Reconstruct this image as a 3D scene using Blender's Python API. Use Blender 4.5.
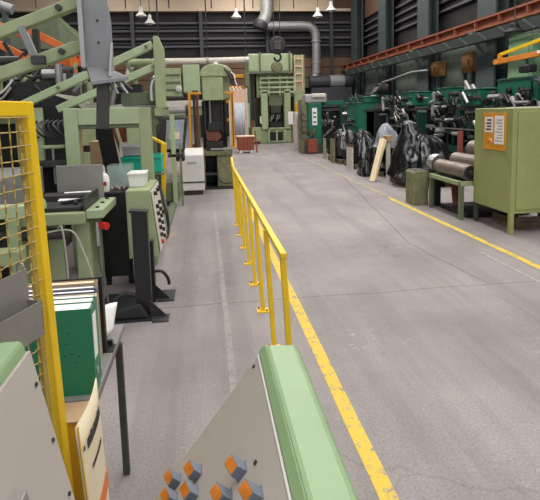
import bpy, bmesh, math, random
from mathutils import Vector, Matrix, noise

# ---------------------------------------------------------------- camera / light / exposure
SC = bpy.context.scene
COL = SC.collection
for o in list(bpy.data.objects):
    bpy.data.objects.remove(o)
cd = bpy.data.cameras.new('camera'); cam = bpy.data.objects.new('camera', cd); COL.objects.link(cam)
cd.sensor_fit = 'HORIZONTAL'; cd.sensor_width = 36.0; cd.lens = 500.0/540.0*36.0
cd.shift_y = -80.0/540.0; cd.clip_end = 200
YAW, PITCH, ROLL = math.radians(7.2947), math.radians(6.8098), math.radians(-1.5)
fw = Vector((math.sin(YAW)*math.cos(PITCH), math.cos(YAW)*math.cos(PITCH), -math.sin(PITCH)))
rt = Vector((math.cos(YAW), -math.sin(YAW), 0)); up = rt.cross(fw)
r2 = rt*math.cos(ROLL)+up*math.sin(ROLL); u2 = -rt*math.sin(ROLL)+up*math.cos(ROLL)
mw = Matrix((r2, u2, -fw)).transposed().to_4x4(); mw.translation = Vector((0, 0, 1.8))
cam.matrix_world = mw
SC.camera = cam

w = bpy.data.worlds.new('overcast'); SC.world = w; w.use_nodes = True
w.node_tree.nodes['Background'].inputs[0].default_value = (0.93, 0.96, 1.0, 1)
w.node_tree.nodes['Background'].inputs[1].default_value = 1.25
def area(name, loc, sx, sy, power, col=(1, 0.97, 0.94)):
    l = bpy.data.lights.new(name, 'AREA'); l.shape = 'RECTANGLE'; l.size = sx; l.size_y = sy
    l.energy = power; l.color = col
    o = bpy.data.objects.new(name, l); COL.objects.link(o); o.location = loc
    return o
SKY = ((-6.0, 15.0, 3.0, 36.0), (3.3, 14.0, 2.6, 39.0), (8.0, 14.0, 2.0, 36.0))   # roof light strips: x, y, width, length
for (x, y, sx, sy), pw in zip(SKY, (1300, 2900, 1100)):
    area('roof_light_strip', (x, y, 10.85), sx, sy, pw)
vs = SC.view_settings
vs.view_transform = 'Standard'; vs.look = 'None'; vs.gamma = 1.0; vs.use_curve_mapping = False
vs.exposure = -0.15

# ---------------------------------------------------------------- materials
MATS = {}
def lin(c):
    return tuple(((v/255.0)/12.92 if v/255.0 <= 0.04045 else ((v/255.0+0.055)/1.055)**2.4) for v in c)
def mat(name, rgb, rough=0.5, metal=0.0, var=0.18, scale=6.0, bump=0.05, wear=None, wear_amt=0.0, bscale=None, spec=0.5, trans=0.0, alpha=1.0, emit=0):
    """painted / raw surface: colour with slow blotches, optional chips of another colour, fine bump"""
    m = bpy.data.materials.new(name); m.use_nodes = True
    nt = m.node_tree; N = nt.nodes; L = nt.links; b = N['Principled BSDF']
    c = lin(rgb)
    tc = N.new('ShaderNodeTexCoord')
    n1 = N.new('ShaderNodeTexNoise'); n1.inputs['Scale'].default_value = scale; n1.inputs['Detail'].default_value = 6
    L.new(tc.outputs['Object'], n1.inputs['Vector'])
    rp = N.new('ShaderNodeValToRGB'); L.new(n1.outputs['Fac'], rp.inputs['Fac'])
    rp.color_ramp.elements[0].position = 0.3; rp.color_ramp.elements[1].position = 0.7
    rp.color_ramp.elements[0].color = tuple(v*(1-var) for v in c)+(1,)
    rp.color_ramp.elements[1].color = tuple(min(1, v*(1+var)) for v in c)+(1,)
    out = rp.outputs['Color']
    if wear:
        n2 = N.new('ShaderNodeTexNoise'); n2.inputs['Scale'].default_value = scale*4; n2.inputs['Detail'].default_value = 9
        n2.inputs['Roughness'].default_value = 0.75
        L.new(tc.outputs['Object'], n2.inputs['Vector'])
        r2_ = N.new('ShaderNodeValToRGB'); L.new(n2.outputs['Fac'], r2_.inputs['Fac'])
        r2_.color_ramp.elements[0].position = 0.66-wear_amt; r2_.color_ramp.elements[1].position = 0.72-wear_amt*0.8
        mx = N.new('ShaderNodeMixRGB'); L.new(r2_.outputs['Color'], mx.inputs[0]); L.new(out, mx.inputs[1])
        mx.inputs[2].default_value = lin(wear)+(1,); out = mx.outputs[0]
    L.new(out, b.inputs['Base Color'])
    b.inputs['Roughness'].default_value = rough; b.inputs['Metallic'].default_value = metal
    b.inputs['Specular IOR Level'].default_value = spec
    if trans: b.inputs['Transmission Weight'].default_value = trans
    if alpha < 1: b.inputs['Alpha'].default_value = alpha
    if emit:
        L.new(out, b.inputs['Emission Color']); b.inputs['Emission Strength'].default_value = emit
    if bump:
        nb = N.new('ShaderNodeTexNoise'); nb.inputs['Scale'].default_value = bscale or scale*10; nb.inputs['Detail'].default_value = 4
        L.new(tc.outputs['Object'], nb.inputs['Vector'])
        bp = N.new('ShaderNodeBump'); bp.inputs['Strength'].default_value = bump; bp.inputs['Distance'].default_value = 0.02
        L.new(nb.outputs['Fac'], bp.inputs['Height']); L.new(bp.outputs['Normal'], b.inputs['Normal'])
    MATS[name] = m
    return m
mat('sage', (152, 163, 122), 0.45, var=0.10, wear=(92, 92, 70), wear_amt=0.03)
mat('sage_light', (164, 180, 140), 0.4, var=0.07, wear=(110, 112, 90), wear_amt=0.0)
mat('sage_dark', (100, 110, 84), 0.5, var=0.15, wear=(60, 62, 48), wear_amt=0.05)
mat('desk_green', (134, 160, 116), 0.42, var=0.06, bump=0.03)
mat('cabinet_green', (146, 154, 96), 0.5, var=0.09, scale=3, wear=(110, 118, 74), wear_amt=0.01)
mat('mint', (150, 190, 146), 0.5, var=.06)
mat('moss', (120, 121, 88), 0.7, var=0.25, wear=(70, 66, 52), wear_amt=0.08)
mat('teal', (18, 98, 74), 0.45, var=0.15, wear=(20, 50, 42), wear_amt=0.06)
mat('teal_dark', (16, 62, 50), 0.5, var=0.2, wear=(18, 30, 28), wear_amt=0.08)
mat('yellow', (238, 196, 28), 0.42, var=0.07, wear=(150, 112, 30), wear_amt=0.0)
mat('yellow_wire', (168, 142, 66), 0.5, var=0.2, wear=(96, 78, 40), wear_amt=0.05)
mat('amber', (214, 148, 30), 0.5, var=0.15, wear=(96, 70, 34), wear_amt=0.04)
mat('amber_deep', (218, 132, 44), 0.5, var=0.15, wear=(120, 72, 36), wear_amt=.02)
mat('orange', (214, 108, 34), 0.5, var=0.15, wear=(110, 60, 36), wear_amt=0.03)
mat('crane_red', (146, 84, 60), 0.6, var=0.2, wear=(92, 52, 44), wear_amt=0.06)
mat('locker_orange', (140, 98, 56), 0.7, var=0.3, wear=(80, 60, 44), wear_amt=.1)
mat('rust', (112, 66, 50), 0.8, var=0.3, wear=(70, 44, 36), wear_amt=0.1)
mat('rust_red', (140, 70, 52), 0.75, var=0.2, wear=(90, 50, 40), wear_amt=0.1)
mat('steel', (158, 156, 154), 0.42, 0.65, var=0.15, wear=(96, 92, 88), wear_amt=0.05)
mat('steel_flat', (136, 136, 138), 0.5, 0.25, var=0.1, wear=(112, 110, 108), wear_amt=0.04)
mat('galv', (168, 168, 166), 0.45, 0.35, var=0.1)
mat('chrome', (196, 196, 194), 0.34, 0.9, var=0.05)
mat('dark_steel', (66, 64, 62), 0.5, 0.4, var=0.3, wear=(104, 98, 90), wear_amt=0.05)
mat('iron', (40, 40, 40), 0.55, 0.3, var=0.3, wear=(78, 74, 68), wear_amt=0.05)
mat('black', (24, 24, 25), 0.5, var=0.2)
mat('rubber', (34, 34, 35), 0.65, var=0.15)
mat('black_plastic', (22, 22, 24), 0.2, var=0.15, scale=4, bump=0.35, bscale=9)
mat('clear_plastic', (134, 138, 146), 0.22, var=0.08, scale=5, bump=0.5, bscale=10)
mat('grey_panel', (178, 170, 162), 0.5, var=0.05, scale=2.5, wear=(140, 136, 130), wear_amt=-0.02)
mat('grey_sheet', (142, 138, 132), 0.5, 0.2, var=0.12)
mat('white_metal', (222, 220, 214), 0.45, var=0.05)
mat('off_white', (206, 198, 186), 0.55, var=0.08)
mat('paper', (236, 234, 228), 0.8, var=0.03, bump=0)
mat('paper_cream', (222, 208, 178), 0.8, var=0.06, bump=0)
mat('binder_green', (36, 118, 84), 0.45, var=0.05)
mat('binder_blue', (62, 74, 112), 0.5, var=0.1)
mat('binder_grey', (142, 138, 134), 0.6, var=0.1)
mat('card', (176, 146, 112), 0.8, var=0.1)
mat('yellow_card', (222, 172, 44), 0.7, var=0.08)
mat('table_top', (124, 122, 120), 0.5, var=0.1)
mat('table_leg', (74, 76, 66), 0.5, 0.3, var=0.25, wear=(100, 100, 88), wear_amt=0.05)
mat('wood', (214, 196, 160), 0.7, var=0.12, scale=3)
mat('old_wood', (98, 84, 66), 0.85, var=0.3)
mat('ink', (52, 48, 48), 0.7, var=0.1, bump=0)
mat('red', (188, 44, 36), 0.4, var=0.08)
mat('lens_orange', (226, 132, 38), 0.35, var=0.25, scale=30, bump=0)
mat('button_grey', (104, 112, 124), 0.5, var=0.1)
mat('crate_teal', (24, 170, 140), 0.5, var=0.08)
mat('window_grey', (156, 162, 172), 0.15, var=0.15)
mat('cable', (70, 70, 70), 0.5, var=0.1)
mat('hose_light', (176, 172, 162), 0.45, var=0.1)
mat('roller', (128, 116, 108), 0.42, 0.45, var=0.22, scale=4, wear=(86, 74, 66), wear_amt=0.08)
mat('wall_dark', (42, 39, 40), 0.8, var=0.2, scale=1.2)
mat('louvre', (88, 86, 90), 0.6, var=0.1)
mat('wall_beige', (232, 210, 184), 0.75, var=0.06, scale=1)
mat('wall_brown_and_shade', (110, 84, 66), 0.8, var=0.2, scale=1.2, wear=(76, 58, 48), wear_amt=0.05)  # brown of the boards, also the shade on right-end upper panels
mat('column', (66, 76, 76), 0.65, var=0.15, scale=2)
mat('wall_green', (92, 104, 92), 0.7, var=0.15, scale=1.5, wear=(70, 82, 72), wear_amt=0.04)
mat('girder', (42, 50, 46), 0.7, var=0.15, scale=2)
mat('roof_sheet', (90, 90, 92), 0.8, var=0.1)
mat('duct', (150, 150, 150), 0.45, 0.4, var=0.15)
mat('duct_dark', (70, 70, 74), 0.5, 0.3, var=0.15)
mat('skylight', (240, 244, 250), 0.6, var=0.02, bump=0, emit=1.0)
mat('peach', (222, 188, 158), 0.7, var=0.06)
mat('curtain', (200, 202, 208), 0.6, var=0.08)
mat('glass_clear', (186, 206, 196), 0.15, var=0.05, alpha=0.3)
mat('black_frame', (30, 31, 32), 0.4, var=0.2)

def concrete():
    m = bpy.data.materials.new('concrete'); m.use_nodes = True
    nt = m.node_tree; N = nt.nodes; L = nt.links; b = N['Principled BSDF']
    tc = N.new('ShaderNodeTexCoord')
    def noise_(scale, det=6, rough=0.6, vec=None):
        n = N.new('ShaderNodeTexNoise'); n.inputs['Scale'].default_value = scale
        n.inputs['Detail'].default_value = det; n.inputs['Roughness'].default_value = rough
        L.new(vec or tc.outputs['Object'], n.inputs['Vector']); return n.outputs['Fac']
    def ramp(src, p0, p1, c0=(0, 0, 0, 1), c1=(1, 1, 1, 1)):
        r = N.new('ShaderNodeValToRGB'); L.new(src, r.inputs['Fac'])
        r.color_ramp.elements[0].position = p0; r.color_ramp.elements[1].position = p1
        r.color_ramp.elements[0].color = c0; r.color_ramp.elements[1].color = c1
        return r.outputs['Color']
    def mix(fac, a, c, f=1.0):
        x = N.new('ShaderNodeMixRGB'); 
        if fac is None: x.inputs[0].default_value = f
        else: L.new(fac, x.inputs[0])
        L.new(a, x.inputs[1])
        if isinstance(c, tuple): x.inputs[2].default_value = c
        else: L.new(c, x.inputs[2])
        return x.outputs[0]
    base = ramp(noise_(0.9, 8), 0.3, 0.72, lin((133, 125, 124))+(1,), lin((163, 154, 151))+(1,))
    speck = ramp(noise_(70, 5, 0.8), 0.35, 0.7, (0.55, 0.55, 0.55, 1), (1.25, 1.25, 1.25, 1))
    mu = N.new('ShaderNodeMixRGB'); mu.blend_type = 'MULTIPLY'; mu.inputs[0].default_value = 0.8
    L.new(base, mu.inputs[1]); L.new(speck, mu.inputs[2])
    # dull tyre and oil tracks along the aisle
    mp = N.new('ShaderNodeMapping'); mp.inputs['Scale'].default_value = (2.4, 0.18, 1); L.new(tc.outputs['Object'], mp.inputs['Vector'])
    track = ramp(noise_(1.0, 5, 0.6, mp.outputs['Vector']), 0.5, 0.72)
    c1 = mix(track, mu.outputs[0], lin((118, 111, 110))+(1,))
    # light scuffs and scratches
    mp2 = N.new('ShaderNodeMapping'); mp2.inputs['Scale'].default_value = (5, 16, 1); mp2.inputs['Rotation'].default_value = (0, 0, 0.5); L.new(tc.outputs['Object'], mp2.inputs['Vector'])
    scr = ramp(noise_(2.2, 9, 0.75, mp2.outputs['Vector']), 0.60, 0.66)
    zone = ramp(noise_(0.8, 3), 0.45, 0.62)
    sm = N.new('ShaderNodeMixRGB'); sm.blend_type = 'MULTIPLY'; sm.inputs[0].default_value = 1; L.new(scr, sm.inputs[1]); L.new(zone, sm.inputs[2])
    c2 = mix(sm.outputs[0], c1, lin((196, 184, 170))+(1,))
    # ochre stains
    st = ramp(noise_(0.55, 4), 0.66, 0.80)
    c3 = mix(st, c2, lin((168, 150, 128))+(1,))
    # hair cracks
    vo = N.new('ShaderNodeTexVoronoi'); vo.feature = 'DISTANCE_TO_EDGE'; vo.inputs['Scale'].default_value = 0.33
    nz = N.new('ShaderNodeTexNoise'); nz.inputs['Scale'].default_value = 1.7; nz.inputs['Detail'].default_value = 6; L.new(tc.outputs['Object'], nz.inputs['Vector'])
    va = N.new('ShaderNodeVectorMath'); va.operation = 'MULTIPLY_ADD'; L.new(nz.outputs['Color'], va.inputs[0]); va.inputs[1].default_value = (0.9, 0.9, 0); L.new(tc.outputs['Object'], va.inputs[2])
    L.new(va.outputs[0], vo.inputs['Vector'])
    ck = ramp(vo.outputs['Distance'], 0.0, 0.0011, (0.28, 0.28, 0.28, 1), (0, 0, 0, 1))
    c4 = mix(ck, c3, lin((84, 78, 76))+(1,))
    L.new(c4, b.inputs['Base Color']); b.inputs['Roughness'].default_value = 0.62; b.inputs['Specular IOR Level'].default_value = 0.4
    bp = N.new('ShaderNodeBump'); bp.inputs['Strength'].default_value = 0.12; bp.inputs['Distance'].default_value = 0.01
    L.new(noise_(90, 6, 0.7), bp.inputs['Height']); L.new(bp.outputs['Normal'], b.inputs['Normal'])
    MATS['concrete'] = m
    # worn floor paint in two strengths of wear
    for nm, col, lo in (('line_paint', (216, 184, 66), 0.455), ('line_faded', (192, 170, 96), 0.54), ('line_white', (158, 151, 148), 0.5)):
        p = m.copy(); p.name = nm; PN = p.node_tree.nodes; PL = p.node_tree.links; pb = PN['Principled BSDF']
        src = pb.inputs['Base Color'].links[0].from_socket
        t2 = PN.new('ShaderNodeTexCoord'); nn = PN.new('ShaderNodeTexNoise'); nn.inputs['Scale'].default_value = 14; nn.inputs['Detail'].default_value = 10; nn.inputs['Roughness'].default_value = 0.8
        PL.new(t2.outputs['Object'], nn.inputs['Vector'])
        rr = PN.new('ShaderNodeValToRGB'); PL.new(nn.outputs['Fac'], rr.inputs['Fac']); rr.color_ramp.elements[0].position = lo-0.06; rr.color_ramp.elements[1].position = lo+0.02
        mx = PN.new('ShaderNodeMixRGB'); PL.new(rr.outputs['Color'], mx.inputs[0]); PL.new(src, mx.inputs[1]); mx.inputs[2].default_value = lin(col)+(1,)
        PL.new(mx.outputs[0], pb.inputs['Base Color']); MATS[nm] = p
concrete()

# ---------------------------------------------------------------- mesh helpers
class MB:
    def __init__(s): s.v = []; s.f = []
    def add(s, vs, fs):
        k = len(s.v); s.v += [tuple(p) for p in vs]; s.f += [tuple(i+k for i in f) for f in fs]; return s
    BF = ((0, 3, 2, 1), (4, 5, 6, 7), (0, 1, 5, 4), (1, 2, 6, 5), (2, 3, 7, 6), (3, 0, 4, 7))
    def bx(s, x0, x1, y0, y1, z0, z1):
        return s.add([(x0, y0, z0), (x1, y0, z0), (x1, y1, z0), (x0, y1, z0), (x0, y0, z1), (x1, y0, z1), (x1, y1, z1), (x0, y1, z1)], s.BF)
    def box(s, c, d, rot=None):
        R = rot.to_matrix() if rot is not None and hasattr(rot, 'to_matrix') else rot
        pts = []
        for a, b, e in ((-1, -1, -1), (1, -1, -1), (1, 1, -1), (-1, 1, -1), (-1, -1, 1), (1, -1, 1), (1, 1, 1), (-1, 1, 1)):
            p = Vector((a*d[0]/2, b*d[1]/2, e*d[2]/2))
            if R is not None: p = R @ p
            pts.append(p+Vector(c))
        return s.add(pts, s.BF)
    @staticmethod
    def frame(p, q, ref=None):
        d = (Vector(q)-Vector(p)).normalized()
        r = Vector(ref) if ref else (Vector((0, 0, 1)) if abs(d.z) < 0.95 else Vector((0, 1, 0)))
        a = d.cross(r).normalized(); b = a.cross(d).normalized()
        return d, a, b
    def beam(s, p, q, w, h, ref=None):
        """square bar from p to q; w across, h along ref (default up)"""
        d, a, b = s.frame(p, q, ref); pts = []
        for e in (p, q):
            for i, j in ((-1, -1), (1, -1), (1, 1), (-1, 1)):
                pts.append(Vector(e)+a*(i*w/2)+b*(j*h/2))
        return s.add(pts, s.BF)
    def cyl(s, p, q, r, r1=None, n=12):
        d, a, b = s.frame(p, q); r1 = r if r1 is None else r1; pts = []
        for e, rr in ((p, r), (q, r1)):
            for k in range(n):
                t = 2*math.pi*k/n; pts.append(Vector(e)+a*(rr*math.cos(t))+b*(rr*math.sin(t)))
        fs = [(k, (k+1) % n, n+(k+1) % n, n+k) for k in range(n)]+[tuple(range(n-1, -1, -1)), tuple(range(n, 2*n))]
        return s.add(pts, fs)
    def tube(s, pts, r, n=8, sub=5):
        P = [Vector(p) for p in pts]
        if len(P) > 2 and sub > 1:
            Q = []
            for i in range(len(P)-1):
                p0 = P[max(i-1, 0)]; p1 = P[i]; p2 = P[i+1]; p3 = P[min(i+2, len(P)-1)]
                for k in range(sub):
                    t = k/sub
                    Q.append(0.5*((2*p1)+(p2-p0)*t+(2*p0-5*p1+4*p2-p3)*t*t+(3*p1-p0-3*p2+p3)*t**3))
            Q.append(P[-1]); P = Q
        vs = []; prev = None
        for i, p in enumerate(P):
            d = (P[min(i+1, len(P)-1)]-P[max(i-1, 0)]).normalized()
            if prev is None: a = d.cross(Vector((0, 0, 1)) if abs(d.z) < 0.9 else Vector((0, 1, 0))).normalized()
            else: a = (prev-d*prev.dot(d)).normalized()
            prev = a; b = d.cross(a)
            for k in range(n):
                t = 2*math.pi*k/n; vs.append(p+a*(r*math.cos(t))+b*(r*math.sin(t)))
        m = len(P)
        fs = [(i*n+k, i*n+(k+1) % n, (i+1)*n+(k+1) % n, (i+1)*n+k) for i in range(m-1) for k in range(n)]
        fs += [tuple(range(n-1, -1, -1)), tuple(range((m-1)*n, m*n))]
        return s.add(vs, fs)
    def prism(s, prof, axis, a0, a1):
        """profile in the two other axes, extruded along axis"""
        def mk(u, v, t): return {'x': (t, u, v), 'y': (u, t, v), 'z': (u, v, t)}[axis]
        n = len(prof)
        vs = [mk(u, v, a0) for u, v in prof]+[mk(u, v, a1) for u, v in prof]
        return s.add(vs, [(k, (k+1) % n, n+(k+1) % n, n+k) for k in range(n)]+[tuple(range(n-1, -1, -1)), tuple(range(n, 2*n))])
    def lathe(s, c, prof, n=16, axis=(0, 0, 1)):
        d = Vector(axis).normalized(); a = d.cross(Vector((0, 0, 1)) if abs(d.z) < 0.9 else Vector((0, 1, 0))).normalized(); b = d.cross(a)
        vs = []
        for r, h in prof:
            for k in range(n):
                t = 2*math.pi*k/n; vs.append(Vector(c)+d*h+a*(r*math.cos(t))+b*(r*math.sin(t)))
        m = len(prof)
        fs = [(i*n+k, i*n+(k+1) % n, (i+1)*n+(k+1) % n, (i+1)*n+k) for i in range(m-1) for k in range(n)]
        fs += [tuple(range(n-1, -1, -1)), tuple(range((m-1)*n, m*n))]
        return s.add(vs, fs)
    def build(s, name, m, parent=None, bevel=0.0, smooth=False, label=None, cat=None, group=None, kind=None):
        off = Vector((0, 0, 0)); p = parent
        while p is not None:
            off += p.location; p = p.parent
        loc = Vector((0, 0, 0))
        if parent is None:       # a thing that is one mesh: origin at its base
            xs = [v[0] for v in s.v]; ys = [v[1] for v in s.v]; zs = [v[2] for v in s.v]
            loc = Vector(((min(xs)+max(xs))/2, (min(ys)+max(ys))/2, min(zs)))
        me = bpy.data.meshes.new(name)
        me.from_pydata([Vector(v)-off-loc for v in s.v], [], s.f)
        bm = bmesh.new(); bm.from_mesh(me); bmesh.ops.recalc_face_normals(bm, faces=bm.faces)
        bm.to_mesh(me); bm.free()
        me.materials.append(MATS[m])
        if smooth:
            for pl in me.polygons: pl.use_smooth = True
            me.set_sharp_from_angle(angle=math.radians(40))
        o = bpy.data.objects.new(name, me); COL.objects.link(o); o.location = loc
        if parent is not None: o.parent = parent
        if bevel:
            b = o.modifiers.new('edges', 'BEVEL'); b.width = bevel; b.segments = 2; b.limit_method = 'ANGLE'; b.angle_limit = math.radians(35)
        tag(o, label, cat, group, kind)
        return o
def tag(o, label=None, cat=None, group=None, kind=None):
    if label: o['label'] = label
    if cat: o['category'] = cat
    if group: o['group'] = group
    if kind: o['kind'] = kind
    return o
def thing(name, label, cat, loc, group=None, kind=None):
    o = bpy.data.objects.new(name, None); COL.objects.link(o); o.location = loc; o.empty_display_size = 0.1
    return tag(o, label, cat, group, kind)
def dup(root, loc, rotz=0, label=None, group=None):
    r = root.copy(); COL.objects.link(r); r.location = loc; r.rotation_euler = (0, 0, rotz)
    tag(r, label, None, group)
    for ch in root.children:
        c = ch.copy(); COL.objects.link(c); c.parent = r
        for g in ch.children:
            d = g.copy(); COL.objects.link(d); d.parent = c
    return r
def piece(src, parent, dx=0, dy=0, dz=0):
    o = src.copy(); COL.objects.link(o); o.parent = parent; o.location = src.location+Vector((dx, dy, dz)); return o
PI = math.pi
rnd = random.Random(7)

# ================================================================ THE HALL
floor = MB().bx(-14, 11.2, -8, 36.5, -0.30, -0.03).build('floor', 'iron', kind='structure')
def jag(p, q, n, amp, seed):
    r = random.Random(seed); out = []
    for k in range(n+1):
        t = k/n; x = p[0]+(q[0]-p[0])*t; y = p[1]+(q[1]-p[1])*t
        j = 0 if k in (0, n) else r.uniform(-amp, amp)
        out.append((x, y+j) if abs(q[0]-p[0]) > abs(q[1]-p[1]) else (x+j, y))
    return out
G = 0.0035
jt = jag((-14, 4.62), (11.2, 4.50), 90, 0.022, 3)                     # cross joint
ix = min(range(len(jt)), key=lambda k: abs(jt[k][0]-2.77))
jd = jag(jt[ix], (2.62, 6.2), 8, 0.02, 4)+jag((2.62, 6.2), (3.75, 14.0), 20, 0.02, 5)[1:]      # lengthways joint
def slab(pts):
    m = MB(); n = len(pts)
    m.add([(x, y, 0.0) for x, y in pts]+[(x, y, -0.03) for x, y in pts], [tuple(range(n))]+[(k, (k+1) % n, n+(k+1) % n, n+k) for k in range(n)])
    return m.build('slab', 'concrete', floor)
slab([(-14, -8), (11.2, -8)]+[(x, y-G) for x, y in reversed(jt)])
slab([(x, y+G) for x, y in jt[:ix]]+[(jd[0][0]-G, jd[0][1]+G)]+[(x-G, y) for x, y in jd[1:-1]]+[(3.75-G, 14.0-G), (-14, 14.0-G)])
slab([(jd[0][0]+G, jt[ix][1]+G)]+[(x, y+G) for x, y in jt[ix+1:]]+[(11.2, 14.0-G), (3.75+G, 14.0-G)]+[(x+G, y) for x, y in reversed(jd[1:-1])])
for x0, x1 in ((-14, -1.2), (-1.2, 4.2), (4.2, 11.2)):
    slab([(x0+G, 14+G), (x1-G, 14+G), (x1-G, 24-G), (x0+G, 24-G)]); slab([(x0+G, 24+G), (x1-G, 24+G), (x1-G, 36.5), (x0+G, 36.5)])
def stripe(x, y0, y1, wd, m, x2=None):
    b = MB(); n = 40; r = random.Random(int(x*100)); vs = []
    x2 = x if x2 is None else x2
    for k in range(n+1):
        t = k/n; y = y0+(y1-y0)*t; xx = x+(x2-x)*t
        vs += [(xx-wd/2+r.uniform(-.003, .003), y, 0.0), (xx+wd/2+r.uniform(-.003, .003), y, 0.0), (xx-wd/2, y, 0.0025), (xx+wd/2, y, 0.0025)]
    fs = []
    for k in range(n):
        a = 4*k; fs += [(a+2, a+3, a+7, a+6), (a, a+2, a+6, a+4), (a+1, a+3, a+7, a+5)]
    b.add(vs, fs); o = b.build('yellow_line' if m != 'line_white' else 'pale_line', m, floor); return o
stripe(0.775, -3, 9.2, 0.088, 'line_paint'); stripe(0.775, 9.2, 24, 0.08, 'line_faded')
stripe(3.60, 1.0, 9.4, 0.085, 'line_paint'); stripe(3.62, 9.4, 22, 0.08, 'line_faded')
stripe(3.30, 1.0, 5.6, 0.05, 'line_white'); stripe(0.12, 2.9, 9.0, 0.05, 'line_white')

# back wall
wb = MB().bx(-14, 12, 36.0, 36.4, 0, 11).build('wall_back', 'wall_dark', kind='structure')
sl = MB().bx(-13.5, 7.9, 35.80, 35.98, 7.84, 7.98).build('louvre_slat', 'louvre', wb)
for z in (-0.53, -1.05, -1.58): piece(sl, wb, dz=z)
sl2 = MB().bx(8.0, 11.6, 35.80, 35.98, 7.84, 7.98).build('louvre_slat', 'louvre', wb)
for z in (-0.53, -1.05, -1.58): piece(sl2, wb, dz=z)
sl3 = MB().bx(-13.5, 11.6, 35.88, 35.98, 7.58, 7.64).build('louvre_slat', 'duct_dark', wb)
for z in (-1.05, -2.05): piece(sl3, wb, dz=z)
for k in range(9):
    x = -13.6+2.88*k
    MB().bx(x+.04, x+2.84, 35.75, 35.98, 8.85, 10.9).build('upper_panel', 'wall_beige' if x < 8.2 else 'wall_brown_and_shade', wb)  # right-end beige panels coloured brown to carry their shade
MB().bx(-13.8, 11.8, 35.55, 35.98, 8.66, 8.84).build('ledge', 'wall_beige', wb)
for x in (-13.9+4.6*k for k in range(6)): MB().bx(x, x+.25, 35.6, 35.78, 3.0, 8.66).build('post', 'duct_dark', wb)
for z0, z1 in ((3.35, 4.05), (4.1, 4.75), (4.8, 5.45)): MB().bx(-13.8, 11.8, 35.7, 35.98, z0, z1).build('brown_board', 'wall_brown_and_shade', wb)
# side walls, roof
wl = MB().bx(-14.3, -14, -8, 36.4, 0, 11).build('wall_left', 'wall_dark', kind='structure')
wr = MB().bx(11.2, 11.5, -8, 36.4, 0, 11).build('wall_right', 'wall_dark', kind='structure')
pn = MB().bx(11.06, 11.2, 4.0, 4.76, 0, 4.6).build('wall_panel', 'wall_green', wr, bevel=.02)
for k in range(1, 40): piece(pn, wr, dy=.8*k)
ls = MB().bx(11.0, 11.18, 4.0, 35.5, 6.05, 6.15).build('louvre_slat', 'louvre', wr)
for z in (.42, .84, 1.26): piece(ls, wr, dz=z)
for k in range(11): MB().bx(11.02, 11.2, 4+2.9*k, 6.8+2.9*k, 7.8, 10.6).build('upper_panel', 'wall_beige' if k < 5 else 'wall_brown_and_shade', wr)
ce = MB()
ce.bx(-14.3, 11.5, -8, 36.4, 11.0, 11.2)
ce = ce.build('ceiling', 'roof_sheet', kind='structure')
for x, y, sx, sy in SKY:
    n = int(sy/3)
    for k in range(n): MB().bx(x-sx/2, x+sx/2, y-sy/2+3*k+.05, y-sy/2+3*k+2.95, 10.93, 10.99).build('skylight_pane', 'skylight', ce)

# columns and crane runway on the right
COLY = (7.2, 12.4, 17.6, 23.0, 28.5, 34.0)
for i, y in enumerate(COLY):
    t = thing('steel_column', 'blue-grey steel H column carrying the red crane rail', 'column', (10.6, y, 0), 'columns along the crane rail', 'structure')
    m = MB(); m.bx(10.35, 10.42, y-.6, y+.6, 0, 10.9); m.bx(10.78, 10.85, y-.6, y+.6, 0, 10.9); m.build('flange', 'column', t)
    MB().bx(10.42, 10.78, y-.05, y+.05, 0, 10.9).build('web', 'column', t)
    MB().prism([(10.35, 4.45), (9.75, 4.45), (9.75, 4.3), (10.35, 3.6)], 'y', y-.12, y+.12).build('bracket', 'wall_green', t)
    MB().bx(10.2, 10.34, y-.3, y+.3, 0, .04).build('base_plate', 'column', t)
t = thing('crane_rail', 'long red-brown crane runway beam along the side columns', 'crane rail', (10.05, 18, 4.45))
m = MB(); m.bx(9.85, 10.25, 2, 35.5, 4.45, 4.5); m.bx(10.03, 10.07, 2, 35.5, 4.5, 4.78); m.bx(9.85, 10.25, 2, 35.5, 4.78, 4.83); m.build('beam', 'crane_red', t)
MB().bx(10.01, 10.09, 2, 35.5, 4.83, 4.9).build('rail', 'rust', t)
st = MB().bx(9.86, 10.02, 2.5, 2.54, 4.5, 4.78).build('stiffener', 'crane_red', t)
for k in range(1, 22): piece(st, t, dy=1.5*k)
t = thing('walkway_girder', 'dark grey-green girder under the crane rail', 'girder', (10.15, 18, 3.95))
m = MB(); m.bx(9.5, 9.74, 2, 33, 3.95, 4.28); m.build('web', 'girder', t)
rb = MB().beam((9.48, 2.3, 3.95), (9.48, 2.9, 4.28), .03, .06).build('brace', 'column', t)
for k in range(1, 24): piece(rb, t, dy=1.25*k)

# things seen against the right wall
def wall_unit(nm, y0, y1, z0, z1, m, label, cat):
    t = thing(nm, label, cat, (10.7, (y0+y1)/2, 0))
    MB().bx(10.55, 11.0, y0, y1, z0, z1).build('body', m, t, bevel=.03)
    k = (y1-y0)
    MB().bx(10.51, 10.55, y0+.1*k, y1-.1*k, z0+.12, z1-.12).build('door', m, t, bevel=.01)
    MB().bx(10.47, 10.51, y0+.15*k, y0+.2*k, (z0+z1)/2-.1, (z0+z1)/2+.1).build('handle', 'dark_steel', t)
    for a in (y0+.05, y1-.15): MB().bx(10.6, 10.75, a, a+.1, 0, z0).build('leg', 'column', t)
    return t
wall_unit('wall_locker', 21.9, 22.6, 3.15, 3.8, 'locker_orange', 'small orange locker high on legs beside a steel column', 'locker')
wall_unit('wall_locker', 18.9, 19.7, 3.1, 3.9, 'locker_orange', 'wide amber locker high on legs under the crane rail', 'locker')
wall_unit('switch_cabinet', 15.2, 16.5, 1.0, 4.05, 'mint', 'tall pale green switch cabinet under the black hood', 'cabinet')
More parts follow.
